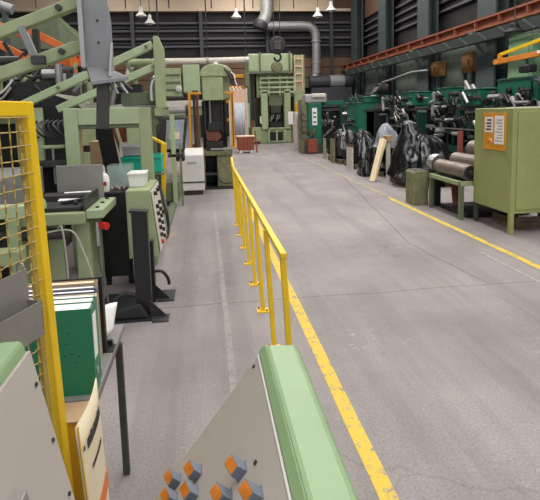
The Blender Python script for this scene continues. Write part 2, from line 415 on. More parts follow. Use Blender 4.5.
t = thing('extractor_hood', 'black conical extractor hood above the pale green switch cabinet', 'hood', (9.0, 13.8, 3.83))
MB().lathe((9.0, 13.8, 3.83), [(.28, 0), (.29, .04), (.15, .15), (.15, .19)], 16).build('cone', 'black', t, smooth=True)
MB().lathe((9.0, 13.8, 4.02), [(.12, 0), (.12, .06), (.06, .11), (.06, .15)], 14).build('collar', 'black', t, smooth=True)
MB().cyl((9.0, 13.8, 4.16), (9.0, 13.8, 10.99), .015, n=8).build('hanger', 'duct_dark', t, smooth=True)

# ducts on the back wall
t = thing('ventilation_duct', 'light grey ventilation duct dropping down the back wall', 'duct', (6, 34.6, 7.5))
MB().tube([(4.5, 34.6, 10.8), (4.48, 34.6, 8.6), (4.35, 34.6, 8.0), (4.1, 34.6, 7.6)], .42, 14).build('drop_pipe', 'galv', t, smooth=True)
MB().lathe((4.05, 34.6, 7.55), [(.45, -.25), (.5, -.1), (.5, .15), (.43, .3)], 14, (.3, 0, .8)).build('elbow', 'duct_dark', t, smooth=True)
MB().tube([(4.3, 34.7, 7.5), (6.0, 34.7, 7.5), (7.2, 34.7, 7.48), (7.75, 34.7, 7.2), (7.9, 34.7, 6.6), (7.9, 34.7, 5.2), (7.86, 34.7, 4.2)], .3, 14).build('run_pipe', 'duct', t, smooth=True)
for z in (6.4, 5.0, 4.3): MB().lathe((7.9, 34.7, z), [(.36, 0), (.36, .08)], 14).build('flange', 'galv', t)
MB().tube([(7.86, 34.7, 4.2), (7.7, 34.6, 3.85), (7.4, 34.3, 3.65)], .28, 14).build('lower_elbow', 'duct', t, smooth=True)
MB().cyl((7.2, 33.9, 3.65), (10.2, 33.9, 3.65), .42, n=16).build('tank', 'duct_dark', t, smooth=True)
MB().cyl((8.6, 33.9, 3.65), (9.6, 33.9, 3.65), .44, n=16).build('band', 'duct', t, smooth=True)
MB().bx(7.3, 10.1, 33.6, 34.2, 0, 3.25).build('stand', 'duct_dark', t)
t = thing('overhead_pipe', 'long pale pipe running level toward the tall press', 'pipe', (0.3, 24, 4.1))
MB().tube([(-3.4, 24, 3.5), (-3.2, 24, 4.0), (-2.6, 24, 4.16), (0, 24, 4.17), (2.2, 24, 4.2)], .14, 10).build('pipe', 'off_white', t, smooth=True)
for x in (-2.0, .2, 2.0):
    MB().cyl((x, 24, 4.17), (x+.12, 24, 4.17), .18).build('clamp', 'steel', t)
    MB().bx(x+.03, x+.09, 23.97, 24.03, 4.3, 10.99).build('hanger', 'iron', t)

# hanging lamps
def lamp(x, y, z, label):
    t = thing('hanging_lamp', label, 'lamp', (x, y, z), 'lamps hanging before the back wall')
    MB().lathe((x, y, z), [(.3, 0), (.28, .08), (.16, .2), (.1, .32), (.1, .5), (.04, .54)], 14).build('shade', 'white_metal', t, smooth=True)
    MB().cyl((x, y, z+.5), (x, y, 10.99), .02, n=6).build('rod', 'dark_steel', t)
    MB().lathe((x, y, z-.08), [(.04, 0), (.1, .04), (.1, .1)], 10).build('bulb', 'off_white', t, smooth=True)
lamp(-3.32, 30, 7.3, 'white bell lamp, left of a smaller twin before the dark louvres')
lamp(-2.95, 31, 7.05, 'low white bell lamp hanging just right of its twin')
lamp(2.08, 30, 7.2, 'white bell lamp hanging between the two presses')
lamp(6.95, 30, 7.25, 'white bell lamp hanging right of the grey duct')
lamp(7.76, 30, 7.6, 'white bell lamp hanging highest, near the panels coloured as shaded')
# hook and bridge
t = thing('crane_bridge', 'yellow overhead crane girder under the roof', 'crane', (-1.5, 23, 10.2))
MB().bx(-13.8, 10.3, 22.7, 23.3, 10.2, 10.9).build('girder', 'amber', t)
MB().bx(3.2, 4.3, 22.6, 23.4, 9.9, 10.2).build('trolley', 'dark_steel', t)
t = thing('crane_hook', 'dark crane hook block hanging in front of the tall green press', 'crane hook', (3.42, 23, 4.0))
for dx in (-.14, .14): MB().cyl((3.42+dx, 23, 4.75), (3.42+dx, 23, 9.9), .018, n=6).build('cable', 'dark_steel', t)
MB().lathe((3.42, 22.86, 4.72), [(.12, 0), (.36, .02), (.4, .06), (.4, .22), (.36, .26), (.12, .28)], 18, (0, 1, 0)).build('sheave', 'iron', t, smooth=True)
MB().bx(3.24, 3.60, 22.82, 23.18, 4.5, 4.9).build('block', 'dark_steel', t, bevel=.03)
MB().tube([(3.42, 23, 4.6), (3.42, 23, 4.4), (3.56, 23, 4.28), (3.55, 23, 4.1), (3.42, 23, 4.03), (3.3, 23, 4.1), (3.28, 23, 4.2)], .05, 8).build('hook', 'iron', t, smooth=True)

# ================================================================ FOREGROUND
# operator desk below the camera: green hood, grey push-button slope facing left
t = thing('control_desk', 'green control desk with sloped grey panel of orange push buttons', 'control desk', (0.0, 1.0, 0))
Y0, Y1 = 0.42, 1.50
UX, UZ = 0.61, 0.79                     # up the slope
NX, NZ = -0.79, 0.61                    # out of the slope
def sp(d, out=0): return (0.145-UX*d+NX*out, 1.035-UZ*d+NZ*out)
e = sp(.80)
MB().prism([(0.165, 1.06), (0.262, 1.052), (0.270, 1.035), (0.262, 0.0), (-.20, 0.0), (e[0]+.02, e[1]-.02), sp(.80, -.012), sp(0, -.012)], 'y', Y0, Y1+.012).build('housing', 'desk_green', t, bevel=.012)
m = MB(); a = sp(0.0, -.004); b_ = sp(.80, -.004)
m.prism([sp(.012, -.012), sp(.79, -.012), sp(.79, .002), sp(.012, .002)], 'y', Y0+.01, Y1-.002)
pan = m.build('panel', 'grey_panel', t, bevel=.001)
MB().prism([sp(.003, 0), sp(.010, 0), sp(.010, .004), sp(.003, .004)], 'y', Y0+.01, Y1-.002).build('edge_trim', 'paper', t)
MB().prism([sp(.0, -.02), sp(.0, .006), (0.163, 1.062), (.18, 1.02)], 'y', Y0, Y1+.008).build('lip', 'desk_green', t, bevel=.003)
def button(d, y, s=.032):
    """rocker button: cap higher at its far side so the lens tilts to the operator end"""
    def ring(y_, h): return [(sp(d-s/2, h), y_), (sp(d+s/2, h), y_)]
    h0, h1 = .026, .045
    pts = [sp(d-s/2, 0), sp(d+s/2, 0)]
    m = MB(); ya, yb = y-s/2, y+s/2
    a0, a1 = sp(d-s/2, 0), sp(d+s/2, 0); n0, n1 = sp(d-s/2, h0), sp(d+s/2, h0); f0, f1 = sp(d-s/2, h1), sp(d+s/2, h1)
    m.add([(a0[0], ya, a0[1]), (a1[0], ya, a1[1]), (a1[0], yb, a1[1]), (a0[0], yb, a0[1]), (n0[0], ya, n0[1]), (n1[0], ya, n1[1]), (f1[0], yb, f1[1]), (f0[0], yb, f0[1])], MB.BF)
    o = m.build('push_button', 'button_grey', t, bevel=.0015)
    e_ = .003; k0, k1 = sp(d-s/2+e_, h0+.002), sp(d+s/2-e_, h0+.002); q0, q1 = sp(d-s/2+e_, h1+.001), sp(d+s/2-e_, h1+.001)
    u0, u1 = sp(d-s/2+e_, h0-.002), sp(d+s/2-e_, h0-.002); v0, v1 = sp(d-s/2+e_, h1-.004), sp(d+s/2-e_, h1-.004)
    m = MB(); ya += e_; yb -= e_
    m.add([(u0[0], ya, u0[1]), (u1[0], ya, u1[1]), (v1[0], yb, v1[1]), (v0[0], yb, v0[1]), (k0[0], ya, k0[1]), (k1[0], ya, k1[1]), (q1[0], yb, q1[1]), (q0[0], yb, q0[1])], MB.BF)
    m.build('lens', 'lens_orange', o)
    MB().prism([sp(d-s/2-.004, 0), sp(d+s/2+.004, 0), sp(d+s/2+.004, .004), sp(d-s/2-.004, .004)], 'y', y-s/2-.004, y+s/2+.004).build('collar', 'steel_flat', o)
for d, y in ((.142, 1.13), (.205, 1.105), (.10, 1.0), (.33, 1.33), (.345, 1.265), (.44, 1.42), (.45, 1.355), (.46, 1.29), (.36, 1.20), (.22, 1.03)):
    button(d, y)
for d, y in ((.035, 1.47), (.09, 1.1), (.77, 1.47)):
    p = sp(d, .002); q = sp(d, .006); MB().cyl((p[0], y, p[1]), (q[0], y, q[1]), .006, n=8).build('screw', 'dark_steel', t)

# second desk at the left edge, mirrored: grey steep face to the right
t = thing('control_desk', 'control desk with green top and plain steep grey side by the yellow fence', 'control desk', (-0.48, .7, 0))
MB().prism([(-.43, 1.30), (-.58, 1.30), (-.60, 1.28), (-.60, 0), (-.41, 0), (-.345, .83), (-.422, 1.28)], 'y', .3, 1.145).build('housing', 'desk_green', t, bevel=.01)
F0 = Vector((-.419, 0, 1.28)); F1 = Vector((-.336, 0, .84)); fd = (F1-F0).normalized(); fn = Vector((-fd.z, 0, fd.x))
def fp(d, o=0): v = F0+fd*d+fn*o; return (v.x, v.z)
MB().prism([fp(.008, -.01), fp(.44, -.01), fp(.44, .004), fp(.008, .004)], 'y', .31, 1.143).build('panel', 'grey_panel', t, bevel=.001)
MB().prism([fp(.17, 0), fp(.42, 0), fp(.41, .03), fp(.18, .03)], 'y', .45, .91).build('raised_cover', 'grey_sheet', t, bevel=.003)
for d in (.08, .22, .36):
    p = fp(d, .003); q = fp(d, .008); MB().cyl((p[0], 1.12, p[1]), (q[0], 1.12, q[1]), .005, n=8).build('screw', 'dark_steel', t)

# yellow mesh guard
P0 = Vector((-.515, 1.62, 0)); AX = Vector((-.34, -.94, 0)).normalized(); NN = Vector((.94, -.34, 0)).normalized()
def fpnt(a, n, z): return P0+AX*a+NN*n+Vector((0, 0, z))
t = thing('mesh_guard', 'yellow guard panel of crimped wire mesh in a square-tube frame', 'fence', (P0.x, P0.y, 0))
LEAN = .028
def beamf(nm, p, q, w, h, ref=None, mt='yellow', bev=.004): return MB().beam(p, q, w, h, ref).build(nm, mt, t, bevel=bev)
beamf('post', fpnt(0, 0, 0)+Vector((.017, 0, 0)), fpnt(0, 0, 1.845)+Vector((-.024, 0, 0)), .034, .034, tuple(NN))
beamf('top_bar', fpnt(.015, 0, 1.823)+Vector((-.024, 0, 0)), fpnt(1.5, 0, 1.83), .04, .045)
beamf('bottom_bar', fpnt(.02, 0, .12), fpnt(1.5, 0, .12), .04, .045)
beamf('post', fpnt(1.5, 0, 0), fpnt(1.5, 0, 1.85), .04, .04, tuple(NN))
MB().box(fpnt(0, 0, .005)+Vector((.017, 0, 0)), (.06, .06, .01)).build('foot_plate', 'yellow', t)
beamf('flat_bar', fpnt(.05, 0, .15)+Vector((.015, 0, 0)), fpnt(.05, 0, 1.80)+Vector((-.013, 0, 0)), .02, .008, tuple(NN), 'yellow_wire', 0)
z = .16; k = 0
while z < 1.80:
    pts = [fpnt(.03+i*.02, .004*(1 if (i+k) % 2 else -1), z) for i in range(74)]
    MB().tube(pts, .0022, 4, 1).build('wire', 'yellow_wire', t); z += .042; k += 1
for j in range(35):
    a = .07+j*.041
    pts = [fpnt(a+(.005 if (i+j) % 2 else -.005), (.004 if (i+j) % 2 else -.004), .14+i*.021) for i in range(80)]
    MB().tube(pts, .0022, 4, 1).build('wire', 'yellow_wire', t)

# open sheet-metal tray hung on the guard
t = thing('sheet_metal_tray', 'open grey sheet-metal tray hanging on the yellow mesh guard', 'tray', tuple(fpnt(.2, .05, 1.165)))
def quadbox(nm, a0, a1, n0, n1, z0, z1, mt='grey_sheet'):
    m = MB(); vs = [fpnt(a, n, z) for z in (z0, z1) for a, n in ((a0, n0), (a1, n0), (a1, n1), (a0, n1))]
    m.add(vs, MB.BF); return m.build(nm, mt, t)
quadbox('back_plate', .12, .42, .022, .025, 1.165, 1.36)
quadbox('bottom', .125, .40, .025, .070, 1.165, 1.168)
quadbox('front_plate', .125, .40, .068, .071, 1.165, 1.268)
quadbox('end_plate', .125, .128, .025, .071, 1.165, 1.268)
quadbox('end_plate', .397, .40, .025, .071, 1.165, 1.268)
for a in (.12, .36): 
    MB().tube([fpnt(a, .024, 1.34), fpnt(a, .012, 1.37), fpnt(a, -.006, 1.37), fpnt(a, -.008, 1.34)], .003, 6).build('hook', 'steel', t)

# small table with binders
t = thing('side_table', 'narrow grey-topped side table with thin steel legs carrying binders', 'table', (-.8, 2.1, 0))
MB().bx(-1.2, -.435, 1.79, 2.44, .74, .77).build('top', 'table_top', t, bevel=.004)
for y in (1.81, 2.40): MB().bx(-1.18, -.46, y-.012, y+.012, .69, .74).build('apron', 'table_leg', t)
for x in (-.465, -1.17): MB().bx(x-.012, x+.012, 1.80, 2.42, .69, .74).build('apron', 'table_leg', t)
for x in (-.46, -1.17):
    for y in (1.815, 2.405): MB().bx(x-.016, x+.016, y-.016, y+.016, 0, .69).build('leg', 'table_leg', t, bevel=.003)
def binder(y, th, h, m, label, pages='paper', lab=False, xr=-.438, z=.77, dpt=.285):
    o = thing('binder', label, 'binder', (xr-dpt/2, y+th/2, z), 'folders standing on the side table')
    x0 = xr-dpt; c = .003
    MB().bx(x0, xr, y, y+c, z, z+h).build('front_cover', m, o); MB().bx(x0, xr, y+th-c, y+th, z, z+h).build('back_cover', m, o)
    MB().bx(xr-c, xr, y+c, y+th-c, z, z+h).build('spine', m, o)
    MB().bx(x0+.01, xr-.012, y+c, y+th-c-.004, z+.006, z+h-.003).build('pages', pages, o)
    if lab:
        MB().bx(xr, xr+.001, y+.012, y+th-.012, z+.13, z+h-.03).build('spine_label', 'paper', o)
        MB().lathe((xr, y+th/2, z+.075), [(.008, 0), (.014, .001), (.014, .003), (.009, .003)], 14, (1, 0, 0)).build('finger_ring', 'chrome', o)
        MB().lathe((xr, y+th/2, z+.075), [(.001, .0005), (.009, .001)], 12, (1, 0, 0)).build('finger_hole', 'black', o)
        for (dx, dz) in ((.05, .15), (.075, .16), (.10, .155), (.06, .125), (.09, .2), (.08, .24)):
            MB().bx(xr-dx-.006, xr-dx, y-.0008, y, z+dz, z+dz+.004).build('scuff', 'black', o)
binder(1.82, .075, .33, 'binder_green', 'dark green lever-arch binder with white spine label and finger ring', lab=True)
binder(1.90, .06, .325, 'binder_green', 'dark green binder directly behind the labelled green one', lab=False, xr=-.446)
binder(1.965, .045, .32, 'paper_cream', 'cream folder standing behind the second green binder', 'paper', xr=-.455)
binder(2.015, .035, .325, 'binder_blue', 'dark blue folder standing behind the cream folder', 'paper', xr=-.462)
binder(2.055, .035, .328, 'binder_grey', 'grey folder standing behind the dark blue folder', 'paper', xr=-.47)
binder(2.095, .045, .335, 'card', 'brown cardboard folder at the back of the row by the black bookend', 'paper_cream', xr=-.478)
t = thing('bookend', 'tall black bookend holding the folders at the table edge', 'bookend', (-.445, 2.16, .77))
MB().bx(-.75, -.486, 2.145, 2.157, .772, 1.11).build('back_plate', 'black', t); MB().bx(-.486, -.464, 2.145, 2.18, .772, 1.112).build('side_post', 'black', t)
MB().bx(-.75, -.436, 2.145, 2.22, .770, .774).build('foot', 'black', t)
m = MB(); vs = []; C4 = [Vector(p) for p in ((-.463, 2.27, .775), (-.456, 2.36, .905), (-.450, 2.34, .80), (-.445, 2.27, .775))]
C4 = [Vector((-.505, 2.24, .774)), Vector((-.520, 2.33, .905)), Vector((-.452, 2.40, .90)), Vector((-.462, 2.31, .79))]
for i in range(7):
    for j in range(7):
        u, v = i/6, j/6
        p = (C4[0]*(1-u)+C4[3]*u)*(1-v)+(C4[1]*(1-u)+C4[2]*u)*v
        p.y -= .012*math.sin(PI*v); p.z += .006*math.sin(PI*u)
        vs.append(p)
m.add(vs, [(i*7+j, i*7+j+1, (i+1)*7+j+1, (i+1)*7+j) for i in range(6) for j in range(6)])
o = m.build('paper_sheet', 'paper', smooth=True, label='curled white paper sheet propped on the side table corner', cat='paper'); so = o.modifiers.new('t', 'SOLIDIFY'); so.thickness = .001
t = thing('stapler', 'small black stapler on the side table under the paper', 'stapler', (-.47, 2.27, .77))
MB().bx(-.495, -.445, 2.20, 2.225, .770, .778).build('base', 'black', t, bevel=.003); MB().prism([(-.495, .782), (-.445, .779), (-.45, .80), (-.49, .797)], 'y', 2.203, 2.222).build('arm', 'black', t, bevel=.003)
MB().bx(-.45, -.446, 2.205, 2.22, .781, .785).build('tip', 'chrome', t)

# yellow carton and leaning cream board
t = thing('carton', 'tall yellow cardboard carton with pale top below the green binder', 'carton', (-.52, 1.71, 0))
MB().bx(-.64, -.425, 1.66, 1.775, 0, .765).build('body', 'yellow_card', t, bevel=.004)
MB().bx(-.642, -.423, 1.653, 1.777, .765, .772).build('lid', 'card', t, bevel=.002)
MB().bx(-.64, -.425, 1.6535, 1.655, .35, .38).build('tape', 'card', t)
t = thing('leaning_board', 'curved cream printed board leaning against the yellow carton', 'board', (-.38, 1.5, 0))
def bd(u, v):    # u 0 near .. 1 far, v 0 bottom .. 1 top
    return Vector((-.355-.030*v+.010*math.sin(u*PI)*v, 1.345+.265*u+.07*(1-v)*(1-u), .945*v-.0*u))
m = MB(); vs = [bd(i/12, j/12) for i in range(13) for j in range(13)]
m.add(vs, [(i*13+j, i*13+j+1, (i+1)*13+j+1, (i+1)*13+j) for i in range(12) for j in range(12)])
o = m.build('sheet', 'paper_cream', t, smooth=True); so = o.modifiers.new('t', 'SOLIDIFY'); so.thickness = .004; so.offset = -1
def strip(u0, u1, v0, v1, mt, nm):
    m = MB(); n = 6; vs = []
    for i in range(n+1):
        for v in (v0, v1):
            p = bd(u0+(u1-u0)*i/n, v); vs.append(p+Vector((.0035, 0, 0)))
    m.add(vs, [(2*i, 2*i+1, 2*i+3, 2*i+2) for i in range(n)]); o = m.build(nm, mt, t); so = o.modifiers.new('t', 'SOLIDIFY'); so.thickness = .001
rr = random.Random(3)
u = .22
while u < .85:                 # bold heading line, too blurred to read
    w_ = rr.uniform(.03, .07); strip(u, u+w_, .885-.0*u, .925-rr.uniform(0, .012), 'ink', 'print_mark'); u += w_+.018
u = .3
while u < .75:
    w_ = rr.uniform(.02, .05); strip(u, u+w_, .80, .815, 'ink', 'print_mark'); u += w_+.015
strip(.10, .13, .90, .915, 'ink', 'print_mark'); strip(0.0, 1, .60, .66, 'orange', 'print_band'); strip(0, .03, .0, 1, 'yellow_card', 'edge')

# ================================================================ YELLOW HANDRAIL
t = thing('handrail', 'long yellow handrail of slim square posts beside the yellow floor line', 'railing', (.45, 5.3, 0))
for k, y in enumerate((2.90, 3.58, 4.32, 5.02, 5.74, 6.45, 7.15, 7.82)):
    x = .445+(.02 if k == 0 else 0)
    p = MB().beam((x+.012, y, .008), (x-.03, y, .93), .036, .036, (0, 1, 0)).build('post', 'yellow', t, bevel=.004)
    MB().bx(x-.045, x+.06, y-.05, y+.05, 0, .01).build('foot_plate', 'yellow', p)
    for dx, dy in ((-.025, .03), (.042, -.03)): MB().cyl((x+dx, y+dy, .01), (x+dx, y+dy, .022), .009, n=6).build('bolt', 'rust', p)
MB().beam((.435, 2.87, .935), (.412, 7.3, .935), .042, .034).build('top_rail', 'yellow', t, bevel=.006)
MB().tube([(.412, 7.3, .935), (.412, 7.7, .945), (.411, 7.95, 1.0), (.411, 8.06, 1.05), (.411, 8.1, 1.02), (.411, 8.1, .9)], .02, 8).build('end_bend', 'yellow', t, smooth=True)

# ================================================================ LEFT SIDE: bench, desk, pedestal
t = thing('foot_pedestal', 'black steel pedestal with slotted top on a splayed base', 'pedestal', (-.6, 4.4, 0))
m = MB(); 
m.bx(-.665, -.53, 4.38, 4.40, .02, .955); m.bx(-.665, -.65, 4.40, 4.47, .02, .93); m.bx(-.545, -.53, 4.40, 4.47, .02, .93); m.bx(-.665, -.53, 4.46, 4.47, .02, .93); m.build('column', 'black_frame', t, bevel=.004)
MB().beam((-.645, 4.376, .915), (-.55, 4.376, .90), .006, .028).build('slot', 'black', t)
MB().prism([(-.68, .95), (-.52, .94), (-.52, .955), (-.68, .97)], 'y', 4.37, 4.48).build('cap', 'black_frame', t)
MB().bx(-.86, -.52, 4.28, 4.5, 0, .02).build('base_plate', 'black_frame', t, bevel=.004)
m = MB(); m.prism([(-.54, .02), (-.40, .02), (-.54, .17)], 'y', 4.33, 4.345); m.build('gusset', 'black_frame', t)
MB().bx(-.52, -.38, 4.24, 4.40, 0, .012).build('toe_plate', 'dark_steel', t)
MB().bx(-.52, -.36, 4.72, 5.02, 0, .012).build('heel_plate', 'dark_steel', t)
MB().prism([(-.54, .02), (-.40, .02), (-.54, .17)], 'y', 4.75, 4.765).build('gusset', 'black_frame', t)
MB().bx(-.56, -.53, 4.72, 4.80, 0.0, .6).build('rear_post', 'black_frame', t)
MB().tube([(-.88, 4.36, .05), (-.85, 4.38, .16), (-.76, 4.4, .22), (-.67, 4.4, .20)], .022, 8).build('loop', 'rubber', t, smooth=True)
MB().tube([(-.54, 4.75, .3), (-.46, 4.75, .29), (-.41, 4.75, .22), (-.40, 4.75, .16)], .016, 8).build('loop', 'rubber', t, smooth=True)
m = MB(); m.prism([(-.92, .02), (-.55, .02), (-.62, .15), (-.80, .11)], 'y', 4.30, 4.36); m.build('pedal', 'rubber', t, bevel=.02)

t = thing('machine_console', 'green machine console with pale sloped button strip beside the black pedestal', 'control console', (-.7, 5.4, 0))
MB().prism([(-.80, .36), (-.50, .36), (-.565, 1.05), (-.80, 1.05)], 'y', 5.0, 5.78).build('housing', 'sage', t, bevel=.01)
MB().prism([(-.495, .40), (-.485, .40), (-.55, 1.03), (-.56, 1.03)], 'y', 5.03, 5.76).build('front_panel', 'off_white', t, bevel=.003)
for k in range(7):
    z = .98-.075*k-(.06 if k > 0 else 0); x = -.548+.0875*(1.03-z)*1.05
    for y in (5.2, 5.45, 5.65)[:3 if k in (0, 3) else 2]:
        MB().cyl((x, y, z), (x+.03, y, z+.004), .022, n=10).build('knob', 'red' if (k == 6 and y < 5.3) else 'black', t)
MB().bx(-.75, -.62, 5.2, 5.6, 0, .36).build('foot', 'black', t)
t = thing('component_tub', 'white plastic tub standing on the green machine console', 'tub', (-.72, 5.35, 1.05))
MB().prism([(-.79, 1.05), (-.64, 1.05), (-.625, 1.19), (-.805, 1.19)], 'y', 5.22, 5.50).build('body', 'white_metal', t, bevel=.008)
MB().bx(-.81, -.62, 5.21, 5.51, 1.18, 1.195).build('rim', 'white_metal', t, bevel=.003)
for i in range(10):
    MB().lathe((-.77+.03*(i % 5)+rnd.uniform(-.006, .006), 5.56+.045*(i//5), 1.05), [(.012, 0), (.016, .01), (.012, .03), (.004, .035)], 7).build('machine_part', 'steel' if i % 3 else 'rust', label='small %s turned metal part lying on the green console' % ('grey steel' if i % 3 else 'rusty brown'), cat='metal part', group='turned parts on the green console')

t = thing('floor_shadow', 'dark grey sheet standing in for the shadow beside the black pedestal', 'shadow', (-.95, 4.9, 0))  # thin dark sheet put in for the floor shadow left of the pedestal
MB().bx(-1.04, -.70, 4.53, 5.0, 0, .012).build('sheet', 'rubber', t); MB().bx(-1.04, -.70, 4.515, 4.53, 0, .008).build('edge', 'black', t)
# green work bench of the near machine
t = thing('work_bench', 'green steel work bench with bolted edge plate and grey back plate', 'workbench', (-1.3, 4.95, 0))
MB().bx(-1.75, -1.08, 4.52, 5.22, .84, .945).build('top', 'sage', t, bevel=.01)
MB().bx(-1.08, -.93, 4.55, 5.22, .88, .96).build('edge_plate', 'sage_light', t, bevel=.008)
for y in (4.66, 4.9, 5.12): MB().cyl((-1.0, y, .96), (-1.0, y, .972), .018, n=8).build('bolt', 'iron', t)
MB().prism([(-1.10, .95), (-1.085, .95), (-1.085, 1.07), (-1.10, 1.07)], 'y', 4.56, 5.15).build('angle_bar', 'dark_steel', t)
MB().bx(-1.7, -1.12, 4.6, 4.95, .945, .985).build('pad', 'rubber', t, bevel=.01)
MB().bx(-1.60, -1.14, 4.98, 5.18, .945, 1.04).build('clamp_block', 'dark_steel', t, bevel=.01)
MB().bx(-1.50, -1.05, 5.225, 5.25, .86, 1.30).build('back_plate', 'grey_sheet', t, bevel=.004)
for x, y in ((-1.20, 4.62), (-1.46, 4.7), (-1.70, 4.7), (-1.21, 5.1), (-1.70, 5.1)):
    MB().bx(x-.0, x+.13, y, y+.1, 0, .84).build('leg', 'sage', t, bevel=.008)
MB().cyl((-1.9, 4.56, .76), (-1.22, 4.56, .76), .05, n=14).build('cross_pipe', 'dark_steel', t, smooth=True)
MB().cyl((-1.95, 4.5, .96), (-1.40, 4.48, 1.05), .045, n=14).build('tilt_handle', 'sage_light', t, smooth=True)
MB().bx(-1.72, -1.62, 4.44, 4.52, 0, 1.0).build('side_post', 'sage_light', t, bevel=.01)
MB().cyl((-.97, 4.62, .80), (-.91, 4.58, .80), .035, n=14).build('red_knob', 'red', t, smooth=True)
MB().cyl((-1.0, 4.6, .62), (-1.0, 4.6, .84), .018, n=10).build('valve', 'chrome', t, smooth=True)
MB().tube([(-1.0, 4.6, .64), (-1.0, 4.58, .5), (-.95, 4.5, .3), (-.90, 4.4, .12), (-.9, 4.4, .03)], .010, 8).build('air_hose', 'cable', t, smooth=True)
MB().tube([(-1.45, 4.5, .78), (-1.2, 4.48, .80), (-1.1, 4.45, .62), (-1.02, 4.4, .35), (-1.03, 4.38, .05)], .008, 8).build('air_hose', 'hose_light', t, smooth=True)
MB().tube([(-1.32, 4.5, .80), (-1.26, 4.44, .84), (-1.24, 4.44, .5), (-1.25, 4.46, .1)], .008, 8).build('air_hose', 'hose_light', t, smooth=True)
m = MB(); m.add([(-1.42, 4.93, .990), (-1.14, 4.96, .990), (-1.15, 5.14, 1.046), (-1.40, 5.12, 1.046)], [(0, 1, 2, 3)])
o = m.build('paper_sheet', 'paper', label='white paper lying on the green work bench', cat='paper'); so = o.modifiers.new('t', 'SOLIDIFY'); so.thickness = .002
t = thing('hand_gun', 'small black air gun lying on the bench pad', 'air gun', (-1.25, 4.8, .985))
MB().beam((-1.34, 4.76, 1.0), (-1.16, 4.84, 1.01), .035, .03).build('barrel', 'black', t, bevel=.006); MB().beam((-1.22, 4.82, 1.0), (-1.2, 4.7, 1.0), .03, .028).build('grip', 'black', t, bevel=.006)

# black side table behind the bench with clear box and bottle
t = thing('parts_table', 'black-topped parts table between the bench and the console', 'table', (-.98, 5.6, 0))
MB().bx(-1.12, -.82, 5.28, 5.92, .97, 1.0).build('top', 'black', t, bevel=.008)
for x in (-1.10, -.87):
    for y in (5.32, 5.85): MB().bx(x, x+.05, y, y+.05, 0, .97).build('leg', 'black', t)
MB().bx(-1.10, -.84, 5.285, 5.30, .1, .97).build('front_sheet', 'black', t)
t = thing('clear_box', 'open clear plastic box on the black parts table', 'box', (-.96, 5.8, 1.0))
for a in ((-1.08, -.83, 5.62, 5.626), (-1.08, -.83, 5.88, 5.886), (-1.08, -1.074, 5.62, 5.886), (-.836, -.83, 5.62, 5.886)): MB().bx(*a, 1.0, 1.24).build('side', 'glass_clear', t)
MB().bx(-1.08, -.83, 5.62, 5.886, 1.0, 1.006).build('bottom', 'glass_clear', t)
t = thing('spray_bottle', 'white plastic bottle with red label on the black parts table', 'bottle', (-1.06, 5.35, 1.0))
MB().lathe((-1.06, 5.35, 1.0), [(.045, 0), (.05, .01), (.05, .15), (.035, .18), (.016, .2), (.016, .22)], 14).build('body', 'paper', t, smooth=True)
MB().lathe((-1.06, 5.35, 1.22), [(.016, 0), (.014, .03), (.005, .06)], 10).build('nozzle', 'off_white', t, smooth=True)
MB().lathe((-1.06, 5.35, 1.05), [(.0505, 0), (.0515, .002), (.0515, .07), (.0505, .072)], 14).build('label_band', 'paper', t, smooth=True)
MB().bx(-1.09, -1.03, 5.297, 5.305, 1.07, 1.11).build('label_print', 'red', t)
for i in range(14):
    MB().lathe((-1.0+.04*(i % 5)+rnd.uniform(-.01, .01), 5.42+.05*(i//5), 1.0), [(.013, 0), (.017, .012), (.012, .03), (.005, .034)], 7).build('machine_part', ('steel', 'rust', 'chrome')[i % 3], label='small %s turned metal part lying on the black parts table' % ('grey steel', 'rusty brown', 'bright silver')[i % 3], cat='metal part', group='turned parts on the black table')

# ================================================================ LEFT LOADER with swinging parallel arms
t = thing('loader_machine', 'big sage green loader with paired inclined arms over the bench', 'machine', (-2.2, 6.4, 0))
def bxp(nm, mt, *a, bev=.01): return MB().bx(*a).build(nm, mt, t, bevel=bev)
# near pair of arms
for (x0, z0), (x1, z1), h in (((-3.2, 1.69), (-.83, 2.60), .078), ((-3.2, 1.50), (-.83, 2.295), .088)):
    a = MB().beam((x0, 3.8, z0), (x1, 3.8, z1), .09, h).build('swing_arm', 'sage', t, bevel=.008)
    for k in (.06, .94):
        p = Vector((x0, 3.75, z0)).lerp(Vector((x1, 3.75, z1)), k); MB().cyl(p, p+Vector((0, -.03, 0)), .022, n=10).build('pivot_pin', 'dark_steel', a)
MB().beam((-1.23, 3.74, 2.42), (-1.15, 3.74, 2.20), .05, .035, (0, 1, 0)).build('spring_link', 'steel_flat', t, bevel=.004)
MB().box((-1.13, 3.74, 2.19), (.09, .06, .06)).build('link_shoe', 'dark_steel', t, bevel=.006)
MB().beam((-1.02, 3.9, 2.50), (-.88, 3.95, 2.36), .03, .03).build('tie_rod', 'sage_light', t)
